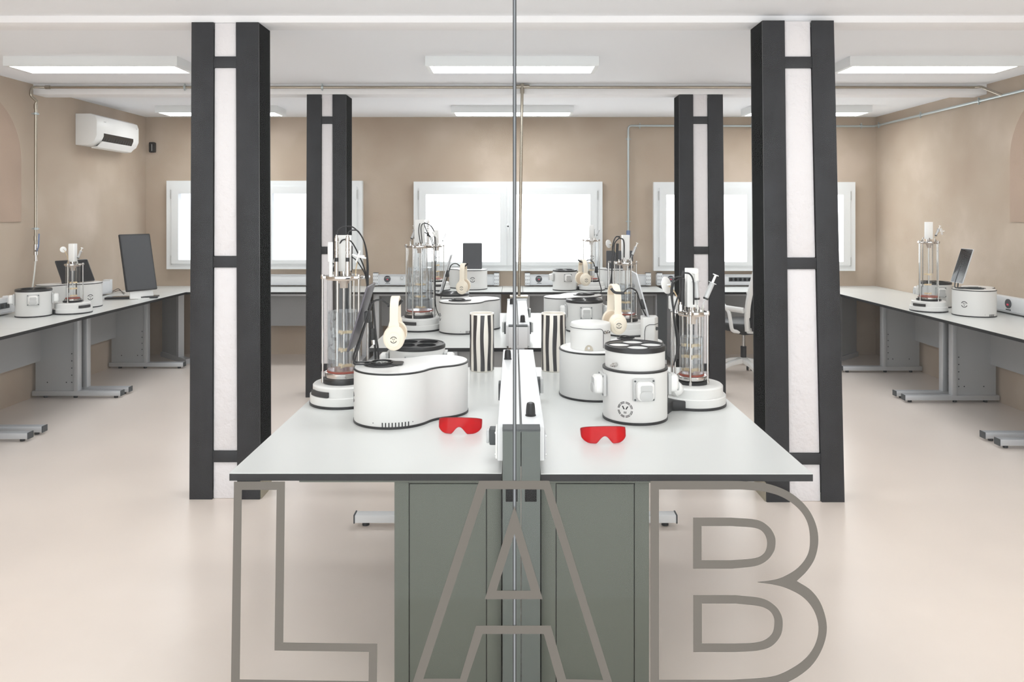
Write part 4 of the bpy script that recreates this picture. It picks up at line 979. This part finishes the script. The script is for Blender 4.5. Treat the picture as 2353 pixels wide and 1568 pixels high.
# ---- goggles
def goggles(label, c, rz, w=.158):
    T = thing('safety_goggles', label, 'goggles', c, rz, 'red safety goggles on the island')
    W = w/2; h0 = .058; nu, nv = 56, 10; rows = []
    def pt(u, v, off=0):   # u -1..1
        x = W*sin(u*1.25)/sin(1.25); y = .030*(1-cos(u*1.25))/(1-cos(1.25))*1.0
        zb = .018*max(0, (abs(u)-.50)/.50)**1.6+.0
        if abs(u) < .30: zb = .026*(cos(u/.30*pi)*.5+.5)**.7
        zt = h0-.013*abs(u)**2.2; z = zb+(zt-zb)*v
        y += .010*v  # lean back
        nrm = Vector((sin(u*1.25)*.9, -cos(u*1.25), 0)).normalized()
        p = Vector((x, y, z+.001))-nrm*off; return p
    vs, fs = [], []
    for off in (0, .0025):
        for j in range(nv+1):
            for i in range(nu+1): vs.append(pt(-1+2*i/nu, j/nv, off))
    q = (nu+1)*(nv+1); ix = lambda o, i, j: o*q+j*(nu+1)+i
    for j in range(nv):
        for i in range(nu): fs.append((ix(0,i,j), ix(0,i+1,j), ix(0,i+1,j+1), ix(0,i,j+1))); fs.append((ix(1,i,j+1), ix(1,i+1,j+1), ix(1,i+1,j), ix(1,i,j)))
    for i in range(nu): fs.append((ix(1,i,0), ix(1,i+1,0), ix(0,i+1,0), ix(0,i,0))); fs.append((ix(0,i,nv), ix(0,i+1,nv), ix(1,i+1,nv), ix(1,i,nv)))
    for j in range(nv): fs.append((ix(0,0,j), ix(0,0,j+1), ix(1,0,j+1), ix(1,0,j))); fs.append((ix(1,nu,j), ix(1,nu,j+1), ix(0,nu,j+1), ix(0,nu,j)))
    obj('lens', MB().add(vs, fs), 'red_lens', T)
    br = MB(); br.tube([pt(-1+2*i/40, .985, .001) for i in range(41)], .0013, 6); obj('brow_bar', br, 'rim_red', T)
    br = MB(); br.tube([pt(-1+2*i/60, .012, .001) for i in range(61)], .0009, 6)
    for s_ in (-1, 1): br.tube([pt(s_, k/8, .001) for k in range(9)], .0011, 6); br.tube([pt(s_*.93, .1+k/10, .0012) for k in range(9)], .0007, 6)
    obj('rim', br, 'rim_red', T)
    for s in (-1, 1):
        x = s*W; y0 = .040
        obj('side_shield', MB().loft([[(x, y0-.008, .020), (x-s*.002, y0-.008, .020), (x-s*.002, y0-.008, .040), (x, y0-.008, .040)], [(x-s*.004, y0+.045, .022), (x-s*.006, y0+.045, .022), (x-s*.006, y0+.045, .032), (x-s*.004, y0+.045, .032)]]), 'red_lens', T, bevel=.0006)
        tm = MB(); tm.loft([[(a, b, c_-hh), (a-s*.003, b, c_-hh), (a-s*.003, b, c_+hh), (a, b, c_+hh)] for a, b, c_, hh in ((x-s*.006, y0+.04, .027, .004), (x-s*.018, y0+.075, .020, .004), (x-s*.04, y0+.105, .009, .006))]); obj('temple', tm, 'red_lens', T)
        hs = MB()
        for k in range(6): hs.box(x-s*.005-.0008, x-s*.005+.0008, y0+.008+.006*k, y0+.010+.006*k, .026, .034)
        obj('vent', hs, 'gasket', T)
g = on(1055, 999); goggles('red safety goggles beside the front left housing', (g.x, g.y, BZ), R(-4))
g = on(1390, 1021); goggles('red safety goggles in front of the emblem module', (g.x, g.y, BZ), R(3))

# ================================================================ front right of the island
module('round white module with riser and round vent emblem at the front right', (.476, 3.037), rot=-84, riser=.066, logo=(-116, .058, .030), inner='device_top')
T = bioreactor('short water filled bioreactor at the front right with black cables', (.750, 3.262), 1.134, .051, 1.318, ss=1.25, water=1.03, rot=-35, slot=None, arm=(.476, 3.037, .125), syr=((.9, -.1), (.35, -.6)), probes=False, zr=.856, nrod=5, filt=(-.112, -.03, .115, .036))
for pts in ([(1570, 623, 3.24), (1566, 640, 3.22), (1565, 665, 3.2), (1555, 690, 3.19), (1548, 720, 3.19), (1552, 760, 3.2), (1556, 800, 3.2), (1548, 840, 3.17)],
            [(1565, 636, 3.22), (1550, 640, 3.2), (1542, 665, 3.19), (1545, 700, 3.19), (1552, 740, 3.19), (1558, 790, 3.2), (1553, 830, 3.17)],
            [(1562, 640, 3.22), (1548, 652, 3.2), (1545, 680, 3.2), (1550, 730, 3.2), (1560, 780, 3.21), (1557, 825, 3.18)],
            [(1573, 627, 3.23), (1585, 630, 3.215), (1593, 645, 3.21), (1594, 680, 3.21), (1594, 700, 3.22)]):
    cable(T, cpx(pts), .0034)
obj('probe', MB().rod(at(1566, 712, 3.25), at(1568, 640, 3.25), .011, 14), 'black_plastic', T, world=True, label='thick black probe')
q = MB(); q.rod(at(1563, 715, 3.22), at(1563, 700, 3.22), .009, 6); q.rod(at(1563, 700, 3.22), at(1563, 694, 3.22), .006, 10); obj('port', q, 'chrome', T, world=True)
obj('lid_arm', MB().rod(at(1560, 716, 3.26), at(1543, 715, 3.34), .006, 10), 'chrome', T, world=True)
q = MB(); q.rod(at(1544, 712, 3.36), (at(1544, 712, 3.36).x, 3.36, BZ+.09), .005, 12); obj('support_pole', q, 'chrome', T, world=True)
q = MB(); q.box(.655, .69, 3.24, 3.28, 1.145, 1.20); obj('filter_block', q, 'device_white', T, world=True, bevel=.004)
T = thing('air_pump_bulb', 'white round float with cable ends hanging beside the emblem module', 'pump bulb', (.636, 3.10, BZ+.045))
q = MB(); q.lathe([(.004, -.03), (.018, -.025), (.030, -.01), (.030, .010), (.022, .026), (.006, .032)], 32, Matrix.Translation((.650, 3.115, .843)) @ Matrix.Rotation(R(60), 4, 'Y')); obj('bulb', q, 'white_plastic', T, world=True)
cable(T, [Vector((.625, 3.09, .835)), Vector((.612, 3.07, .84)), Vector((.606, 3.055, .82)), Vector((.607, 3.06, .80))], .003)
# stacked housing behind
c1, c2 = (.358, 3.425), (.575, 3.60)
T = housing('white housing with a second white drum stacked on it, behind the emblem module', c1, .155, c2, .118)
zz = BZ+.2085
q = MB(); q.lathe([(.088, zz), (.088, zz+.104), (.084, zz+.112), (.070, zz+.115)], 64, cx=.338, cy=3.405); dr = obj('drum', q, 'device_white', T, world=True)
f = cyl_fn(.338, 3.405, .088, 0, 0); sm_ = MB(); ring_pts = []
for k in range(14): a = R(-180+k*8.5); ring_pts.append(f((a)*.088, zz+.094, .0004))
a_end = R(-180+13*8.5)
for k in range(1, 7): t = k/6*pi/2; ring_pts.append(f(a_end*.088+.020*sin(t), zz+.074+.020*cos(t), .0004))
ring_pts.append(f(a_end*.088+.020, zz+.01, .0004)); sm_.tube(ring_pts, .0013, 6); obj('seam', sm_, 'black_plastic', dr, world=True)
q = MB(); a = R(-100); fr_ = cyl_fn(.338, 3.405, .088, a, zz+.004)
q.prism([(.018*cos(pi*k/14), .024*sin(pi*k/14)) for k in range(15)], 0, .003, Matrix(((-sin(a),0,cos(a),.338+.086*cos(a)),(cos(a),0,sin(a),3.405+.086*sin(a)),(0,1,0,zz+.002),(0,0,0,1))))
so = obj('gas_port', q, 'steel_pipe', dr, world=True)
p0 = Vector(fr_(0, .010, 0)); d0 = Vector((cos(a), sin(a), 0)); obj('nipple', MB().rod(p0, p0+d0*.012, .006, 6).rod(p0+d0*.012, p0+d0*.018, .0035, 12), 'chrome', so, world=True)
for aa in (-52, -40): 
    pA = Vector(cyl_fn(.338, 3.405, .088, R(aa), zz+.078)(0, 0, -.002)); dA = Vector((cos(R(aa)), sin(R(aa)), 0)); obj('port', MB().rod(pA, pA+dA*.006, .008, 6).rod(pA+dA*.006, pA+dA*.014, .005, 12), 'chrome', dr, world=True)
# tall pale block beside it
T = thing('pump_block', 'narrow white block with black seam right of the stacked drum', 'lab device', (.626, 3.50, ZT), 0)
ol = [(.580, 3.475), (.588, 3.452), (.640, 3.45), (.662, 3.49), (.662, 3.54), (.590, 3.54)]
ol = [(x-.0, y+.06) for x, y in ol]
obj('block_body', MB().prism(ol, ZT, ZT+.118), 'device_white', T, world=True, bevel=.004)
obj('seam', MB().tube([(.594, 3.5095, ZT), (.594, 3.5095, ZT+.055), (.600, 3.5095, ZT+.078), (.615, 3.5095, ZT+.086), (.640, 3.509, ZT+.086), (.663, 3.548, ZT+.088)], .0013, 6), 'black_plastic', T, world=True)
obj('port', MB().rod((.650, 3.527, ZT+.066), (.654, 3.524, ZT+.066), .008, 14), 'grey_cap', T, world=True)
Yh = 3.42
stand('black bent rod stand with headphones, beside the drum at the right', (.525, 3.655), .038,
      [[Vector((.53, 3.65, ZT+.01)), Vector((.63, 3.65, ZT+.01)), at(1494, 745, 3.63), at(1474, 706, 3.52), at(1463, 669, 3.48), at(1451, 662, 3.46), at(1440, 664, 3.44), at(1432, 674, 3.42), at(1418, 674, 3.42)]],
      hook=[at(1434, 674, 3.42), at(1412, 673, 3.42), at(1404, 663, 3.42)], mount=at(1477, 699, 3.54), z0=ZT, rz=0)
slab_obj('tablet', 'silver edged tablet leaning back above the pale block at the right', 'tablet', at(1491, 742, 3.60), (.02, 1, 0), at(1459, 626, 3.60)-at(1491, 742, 3.60), .17, .245, .007, 'alu', 'tablet_back', 'tablets on the housings')
hz = at(1417, 743, 3.46); headphones('cream headphones hanging beside the white drum', (hz.x-.006, 3.50, hz.z+.004), R(7), .115, .93)

# ================================================================ rear left of the island
T = bioreactor('tallest water filled bioreactor on the rear left island bench', (-.644, 5.33), 1.325, .087, 1.505, water=1.176, rot=-110, slot=-115, zr=.865, motor_w=.07, nrod=4, syr=((-.75, -.1), (-.4, .2)), probes=((.055, .0),), rb=.145)
for pts in ([(966, 560, 5.25), (962, 530, 5.27), (966, 512, 5.3), (975, 512, 5.3), (990, 520, 5.32), (1000, 545, 5.34), (1001, 600, 5.4), (1000, 690, 5.42)],
            [(970, 560, 5.25), (968, 520, 5.28), (980, 514, 5.3), (994, 524, 5.32), (998, 545, 5.35), (999, 620, 5.4), (1001, 700, 5.42), (1010, 728, 5.4)],
            [(972, 508, 5.3), (980, 530, 5.3), (992, 556, 5.3), (999, 590, 5.36)],
            [(976, 534, 5.28), (990, 545, 5.3), (997, 570, 5.35), (996, 640, 5.4), (1000, 705, 5.42)]):
    cable(T, cpx(pts), .003)
obj('filter_star', MB().rod(at(994, 533, 5.25), at(1005, 548, 5.25), .009, 8, .004).rod(at(1002, 536, 5.25), at(992, 548, 5.25), .004, 8), 'white_plastic', T, world=True)
obj('support_pole', MB().rod((-.555, 5.42, .84), (-.555, 5.42, 1.32), .005, 10), 'chrome', T, world=True)
housing('two-lobed white housing on the rear left island bench', (-.350, 5.240), .152, (-.212, 5.392), .118, logo=(-.35, 5.24, .152, 200, .855, .025), vents=(-.35, 5.24, .152, 285, 4, 4))
module('round white module with black tray on the rear left island bench', (-.455, 5.73), rot=-90)
stand('pale rod stand with headphone hook on the rear left housing', (-.37, 5.24), .07,
      [[Vector((-.37, 5.27, ZT+.01)), Vector((-.485, 5.25, ZT+.01)), at(1012, 686, 5.2), at(1028, 636, 5.2), at(1036, 610, 5.2), at(1042, 606, 5.2), at(1050, 606, 5.2), at(1057, 612, 5.2), at(1068, 612, 5.2)]],
      hook=[at(1056, 612, 5.2), at(1069, 612, 5.2), at(1076, 605, 5.2)], mount=at(1028, 629, 5.2), z0=ZT, m='black_plastic')
slab_obj('tablet', 'thin tablet seen edge on above the rear left housing', 'tablet', at(1011, 672, 5.25), (0, -1, 0), at(1037, 582, 5.25)-at(1011, 672, 5.25), .17, .27, .007, 'alu', 'tablet_back', 'tablets on the housings')
hz = at(1063, 661, 5.12); headphones('cream headphones hanging above the rear left housing', (hz.x, 5.20, hz.z+.004), R(-5), .105, .92)

# ================================================================ rear right of the island
housing('two-lobed white housing on the rear right island bench', (.490, 5.625), .152, (.330, 5.505), .115)
module('round white module with black tray on the rear right island bench', (.484, 5.285), rot=-90, inner='black_plastic')
T = bioreactor('water filled bioreactor on the rear right island bench, behind the cream headphones', (.742, 5.13), 1.222, .062, 1.405, water=1.08, rot=20, zr=.868, arm=(.484, 5.285, .125), syr=((.5, -.4), (.3, .3)), nrod=4, filt=(-.115, -.02, .125, .028))
for pts in ([(1424, 544, 5.1), (1414, 546, 5.08), (1408, 565, 5.05), (1406, 600, 5.03), (1406, 650, 5.02), (1410, 668, 5.0)],
            [(1424, 546, 5.1), (1412, 560, 5.08), (1410, 590, 5.05), (1404, 640, 5.03), (1399, 680, 5.03), (1396, 700, 5.03)],
            [(1424, 548, 5.09), (1431, 550, 5.09), (1434, 560, 5.09), (1434, 592, 5.09)]):
    cable(T, cpx(pts), .0042)
obj('plug', MB().rod(at(1397, 680, 5.02), at(1396, 692, 5.02), .012, 12), 'black_plastic', T, world=True)
obj('probe', MB().rod(at(1417, 600, 5.1), at(1419, 560, 5.1), .009, 12), 'black_plastic', T, world=True)
obj('support_pole', MB().rod((.637, 5.20, .79), (.637, 5.20, 1.22), .006, 10), 'chrome', T, world=True)
obj('lid_arm', MB().rod((.637, 5.20, 1.222), (.70, 5.15, 1.224), .007, 10), 'chrome', T, world=True)
stand('thin black rod stand with headphone hook on the rear right housing', (.50, 5.60), .07,
      [[Vector((.50, 5.58, ZT+.01)), Vector((.615, 5.6, ZT+.01)), at(1383, 670, 5.55), at(1372, 628, 5.55), at(1363, 602, 5.55), at(1356, 597, 5.55), at(1350, 598, 5.55), at(1345, 602, 5.55), at(1337, 602, 5.55)]],
      hook=[at(1346, 602, 5.55), at(1334, 602, 5.55), at(1328, 597, 5.55)], mount=at(1370, 620, 5.55), z0=ZT)
hz = at(1341, 642, 5.5); headphones('cream headphones above the rear right housing, in front of the window frame', (hz.x, 5.55, hz.z+.003), R(12), .095, .90)

# ================================================================ back wall bench
housing('white housing with round emblem on the rear wall bench, under a dark tablet', (-.43, 8.18), .152, (-.575, 8.325), .118, logo=(-.43, 8.18, .152, -88, .858, .027))
slab_obj('tablet', 'dark upright tablet on the emblem housing in front of the centre window', 'tablet', (-.435, 8.17, ZT+.002), (1, 0, 0), (.005, .10, 1), .205, .275, .008, 'tablet_back', 'tablet_back', 'tablets on the housings', border=.003)
bioreactor('empty glass bioreactor with small emblem on the rear wall bench', (-.80, 8.06), 1.21, .055, 1.372, rot=15, slot=-75, zr=.852, motor_w=.052, emb=1.07, syr=((1.0, -.2),))
module('round white module on the rear wall bench right of the spine', (.535, 8.07), rot=-80)
bioreactor('empty glass bioreactor with emblem on the rear wall bench, right of the round module', (.812, 8.08), 1.268, .066, 1.425, rot=0, zr=.852, motor_w=.052, emb=1.09, arm=(.535, 8.07, .125), syr=((.7, -.2), (.5, .1)), nrod=4)
housing('white housing on the rear wall bench behind the rear right bioreactor', (1.09, 8.25), .152, (.955, 8.375), .115)
slab_obj('tablet', 'black tablet standing on the far housing behind the rear right bioreactor', 'tablet', (1.13, 8.235, ZT+.002), (1, 0, 0), (.02, .1, 1), .285, .19, .008, 'tablet_back', 'tablet_back', 'tablets on the housings', border=.003)

# ================================================================ left wall bench
module('round white module with black tray at the left wall', (-3.735, 6.03), rot=-60)
bioreactor('small empty bioreactor on the left wall bench', (-3.536, 6.215), 1.139, .052, 1.305, rot=30, slot=-20, arm=(-3.735, 6.03, .125), zr=.853, syr=((.6, .1),), filt=(-.06, -.03, .12, .024))
housing('white housing on the left wall bench, under the leaning black tablet', (-3.69, 6.63), .152, (-3.845, 6.455), .118, logo=(-3.69, 6.63, .152, -38, .84, .024))
T, mx = slab_obj('tablet', 'black tablet leaning on its kickstand on the left wall housing', 'tablet', tuple(at(182, 651, 6.56))[:2]+(ZT+.010,), (.5, .866, 0), (-.54, .31, 1), .28, .215, .008, 'black_plastic', 'black_gloss', 'tablets on the housings', border=.006)
obj('kickstand', MB().prism([(-.13, .11), (-.125, .11), (-.06, .0), (-.14, .0)], -.012, -.009, mx), 'black_plastic', T, world=True)
b0 = at(327, 668, 7.25)
T, mx = slab_obj('monitor', 'tall black portrait monitor on the left wall bench', 'monitor', b0, (.5, .866, 0), (-.19, .11, 1), .315, .54, .014, 'black_plastic', 'screen_matt', None, border=.011)
st_ = MB(); q0 = mx @ Vector((0, 0.10, -.016)); base = Vector((b0.x+.0, b0.y-.02, BZ))
obj('stand_neck', MB().loft([[Vector((b0.x-.06+dd_, b0.y-.104+ee_, BZ+.006)) if kk == 0 else Vector((b0.x+.06+dd_, b0.y+.104+ee_, BZ+.006)) for kk, dd_, ee_ in ((0, .0, .0), (1, .0, .0), (1, -.012, .007), (0, -.012, .007))],
    [mx @ Vector((-.11, .06, -.016)), mx @ Vector((.11, .06, -.016)), mx @ Vector((.11, .06, -.026)), mx @ Vector((-.11, .06, -.026))]]), 'white_plastic', T, world=True)
obj('stand_foot', MB().prism(rrect(.22, .13, .01), 0, .007, Matrix.Translation((base.x+.005, base.y+.06, BZ)) @ Matrix.Rotation(R(60), 4, 'Z')), 'white_plastic', T, world=True)
kp = on(303, 682, BZ+.009)
MON = T
T = thing('keyboard', 'flat black keyboard lying in front of the portrait monitor', 'keyboard', (kp.x+.03, kp.y-.05, BZ), R(16))
obj('keyboard_body', MB().prism(rrect(.45, .14, .008), 0, .018), 'black_plastic', T, bevel=.002)
ks = MB()
for i in range(14):
    for j in range(4): ks.box(-.195+.028*i, -.172+.028*i, -.052+.027*j, -.03+.027*j, .018, .020)
obj('keys', ks, 'black_gloss', T)
cb_ = MB(); cb_.tube(smooth_path([on(255, 672, BZ+.004), on(262, 668, BZ+.02), on(272, 664, BZ+.035), on(280, 671, BZ+.01), on(285, 676, BZ+.004)]), .003, 8)
cb_.tube(smooth_path([on(257, 673, BZ+.004), on(266, 670, BZ+.03), on(275, 668, BZ+.015), on(287, 674, BZ+.004)]), .003, 8)
obj('power_cord', cb_, 'black_plastic', MON, world=True, label='black cord looped on the bench')

# ================================================================ right wall bench
bioreactor('tall empty bioreactor on the right wall bench', (3.395, 6.335), 1.315, .073, 1.478, rot=20, slot=-150, zr=.853, syr=((.55, -.2),), filt=(.095, -.02, .085, .030), nrod=4)
module('round white module behind the tall bioreactor on the right wall bench', (3.615, 6.64), rot=-100)
housing('white housing with emblem and slanted tablet on the right wall bench', (3.605, 6.065), .152, (3.735, 6.235), .118, logo=(3.605, 6.065, .152, -146, .845, .024), vents=(3.605, 6.065, .152, 282, 3.2, 6))
T, mx = slab_obj('tablet', 'glossy dark tablet tilted on the right wall housing', 'tablet', at(2197, 650, 6.06), (0, -1, 0), at(2222, 573, 6.06)-at(2197, 650, 6.06), .165, .28, .008, 'alu', 'screen', 'tablets on the housings', border=.004)
stand('dark rod stand under the tablet on the right wall housing', (3.60, 6.06), .07,
      [[Vector((3.64, 6.07, ZT+.01)), Vector((3.50, 6.05, ZT+.01)), at(2193, 662, 6.07), at(2195, 648, 6.075), at(2207, 612, 6.075)], [Vector((3.64, 6.03, ZT+.01)), Vector((3.53, 6.03, ZT+.01)), at(2200, 664, 6.07), at(2202, 648, 6.075), at(2214, 612, 6.075)]], z0=ZT, m='grey_cap', rr=.005)

# ================================================================ office chair
T = thing('office_chair', 'white office chair with black seat behind the front right column', 'chair', (2.185, 7.36, 0), R(24))
# local: chair faces +y (away), backrest at -y
for k in range(5):
    a = R(90+72*k+20); d = Vector((cos(a), sin(a), 0)); tip = d*.30
    lg = MB(); n = Vector((-d.y, d.x, 0)); L = []
    for t, hw, zc, hh in ((.02, .028, .155, .028), (.5, .022, .135, .020), (1.0, .017, .085, .016)):
        c = d*.30*t; L.append([c+n*hw+Vector((0,0,zc+hh)), c-n*hw+Vector((0,0,zc+hh)), c-n*hw*.8+Vector((0,0,zc-hh)), c+n*hw*.8+Vector((0,0,zc-hh))])
    l_ = obj('leg', MB().loft(L), 'white_plastic', T, bevel=.004)
    cs = MB()
    for s in (-1, 1): cs.rod(tip+n*s*.012+Vector((0,0,.03)), tip+n*s*.027+Vector((0,0,.03)), .030, 20)
    cs.rod(tip+Vector((0,0,.03)), tip+Vector((0,0,.085)), .010, 10); ca = obj('caster', cs, 'black_plastic', l_)
    rm = MB(); rm.rod(tip+n*.0272+Vector((0,0,.03)), tip+n*.029+Vector((0,0,.03)), .023, 20).rod(tip-n*.0272+Vector((0,0,.03)), tip-n*.029+Vector((0,0,.03)), .023, 20); obj('wheel_rim', rm, 'white_plastic', ca)
obj('gas_column', MB().cyl(0, 0, .155, .285, .027, 20), 'black_plastic', T)
obj('piston', MB().cyl(0, 0, .285, .42, .014, 16), 'chrome', T)
obj('mechanism', MB().box(-.07, .07, -.09, .09, .405, .445).rod((.07, .03, .425), (.2, .03, .41), .008), 'black_plastic', T, bevel=.004)
se = MB(); se.prism(rrect(.48, .46, .10, 8, cy=.03), .45, .53); obj('seat', se, 'chair_black', T, bevel=.025, seg=3)
# back frame
def bandloop(pts, w, th):   # closed loop in local plane y(z)
    return pts
bf = MB(); H0, H1 = .46, 1.05
def bk(x, z): return Vector((x, -.215-.10*((z-.46)/.6)+.03*sin((z-.46)/.6*pi)*-1, z))
oo = [(-.14,.47),(-.18,.60),(-.195,.75),(-.155,.95),(-.11,1.05),(0,1.075),(.11,1.05),(.155,.95),(.195,.75),(.18,.60),(.14,.47),(0,.46)]
P = smooth_path([bk(x, z) for x, z in oo]+[bk(*oo[0])], 4); L = []
for i, p in enumerate(P):
    t = (P[(i+1) % len(P)]-P[i-1]).normalized(); n = t.cross(Vector((0, 1, 0))).normalized()
    L.append([p+n*.024+Vector((0,.012,0)), p-n*.024+Vector((0,.012,0)), p-n*.024-Vector((0,.016,0)), p+n*.024-Vector((0,.016,0))])
bf.loft(L); obj('back_frame', bf, 'white_plastic', T, bevel=.004)
ms = MB(); ms.prism([(x*.93, z) for x, z in oo], -.002, .002, Matrix(((1,0,0,0),(0,0,1,-.27),(0,1,0,0),(0,0,0,1)))); obj('mesh_back', ms, 'chair_black', T)
ls = MB(); ls.prism(rrect(.26, .16, .06, cy=.70), -.02, .0, Matrix(((1,0,0,0),(0,0,1,-.285),(0,1,0,0),(0,0,0,1)))); obj('lumbar_pad', ls, 'white_plastic', T, bevel=.005)
hr = MB(); hr.prism(rrect(.27, .15, .06, cy=1.20), -.03, .02, Matrix(((1,0,0,0),(0,0,1,-.33),(0,1,0,0),(0,0,0,1)))); obj('headrest', hr, 'white_plastic', T, bevel=.012)
obj('headrest_stem', MB().rod((0, -.335, 1.03), (0, -.345, 1.15), .016, 12), 'white_plastic', T)
for s in (-1, 1):
    ar = MB(); x = s*.27
    ar.tube(round_path([(s*.19, .16, .455), (x, .16, .47), (x, -.04, .70), (x, .05, .735), (x, .22, .735)], .05), .017, 10)
    ar.tube(round_path([(s*.19, -.16, .455), (x, -.16, .47), (x, -.12, .64), (x, -.04, .70)], .03), .017, 10)
    ar.tube([(s*.20, -.235, .66), (x, -.08, .67)], .026, 12)
    a_ = obj('armrest', ar, 'white_plastic', T, ang=60)
    obj('arm_pad', MB().prism(rrect(.075, .26, .03, cx=x, cy=.12), .750, .775), 'white_plastic', a_, bevel=.006)
bpy.context.view_layer.update()
print('objects', len(bpy.data.objects))
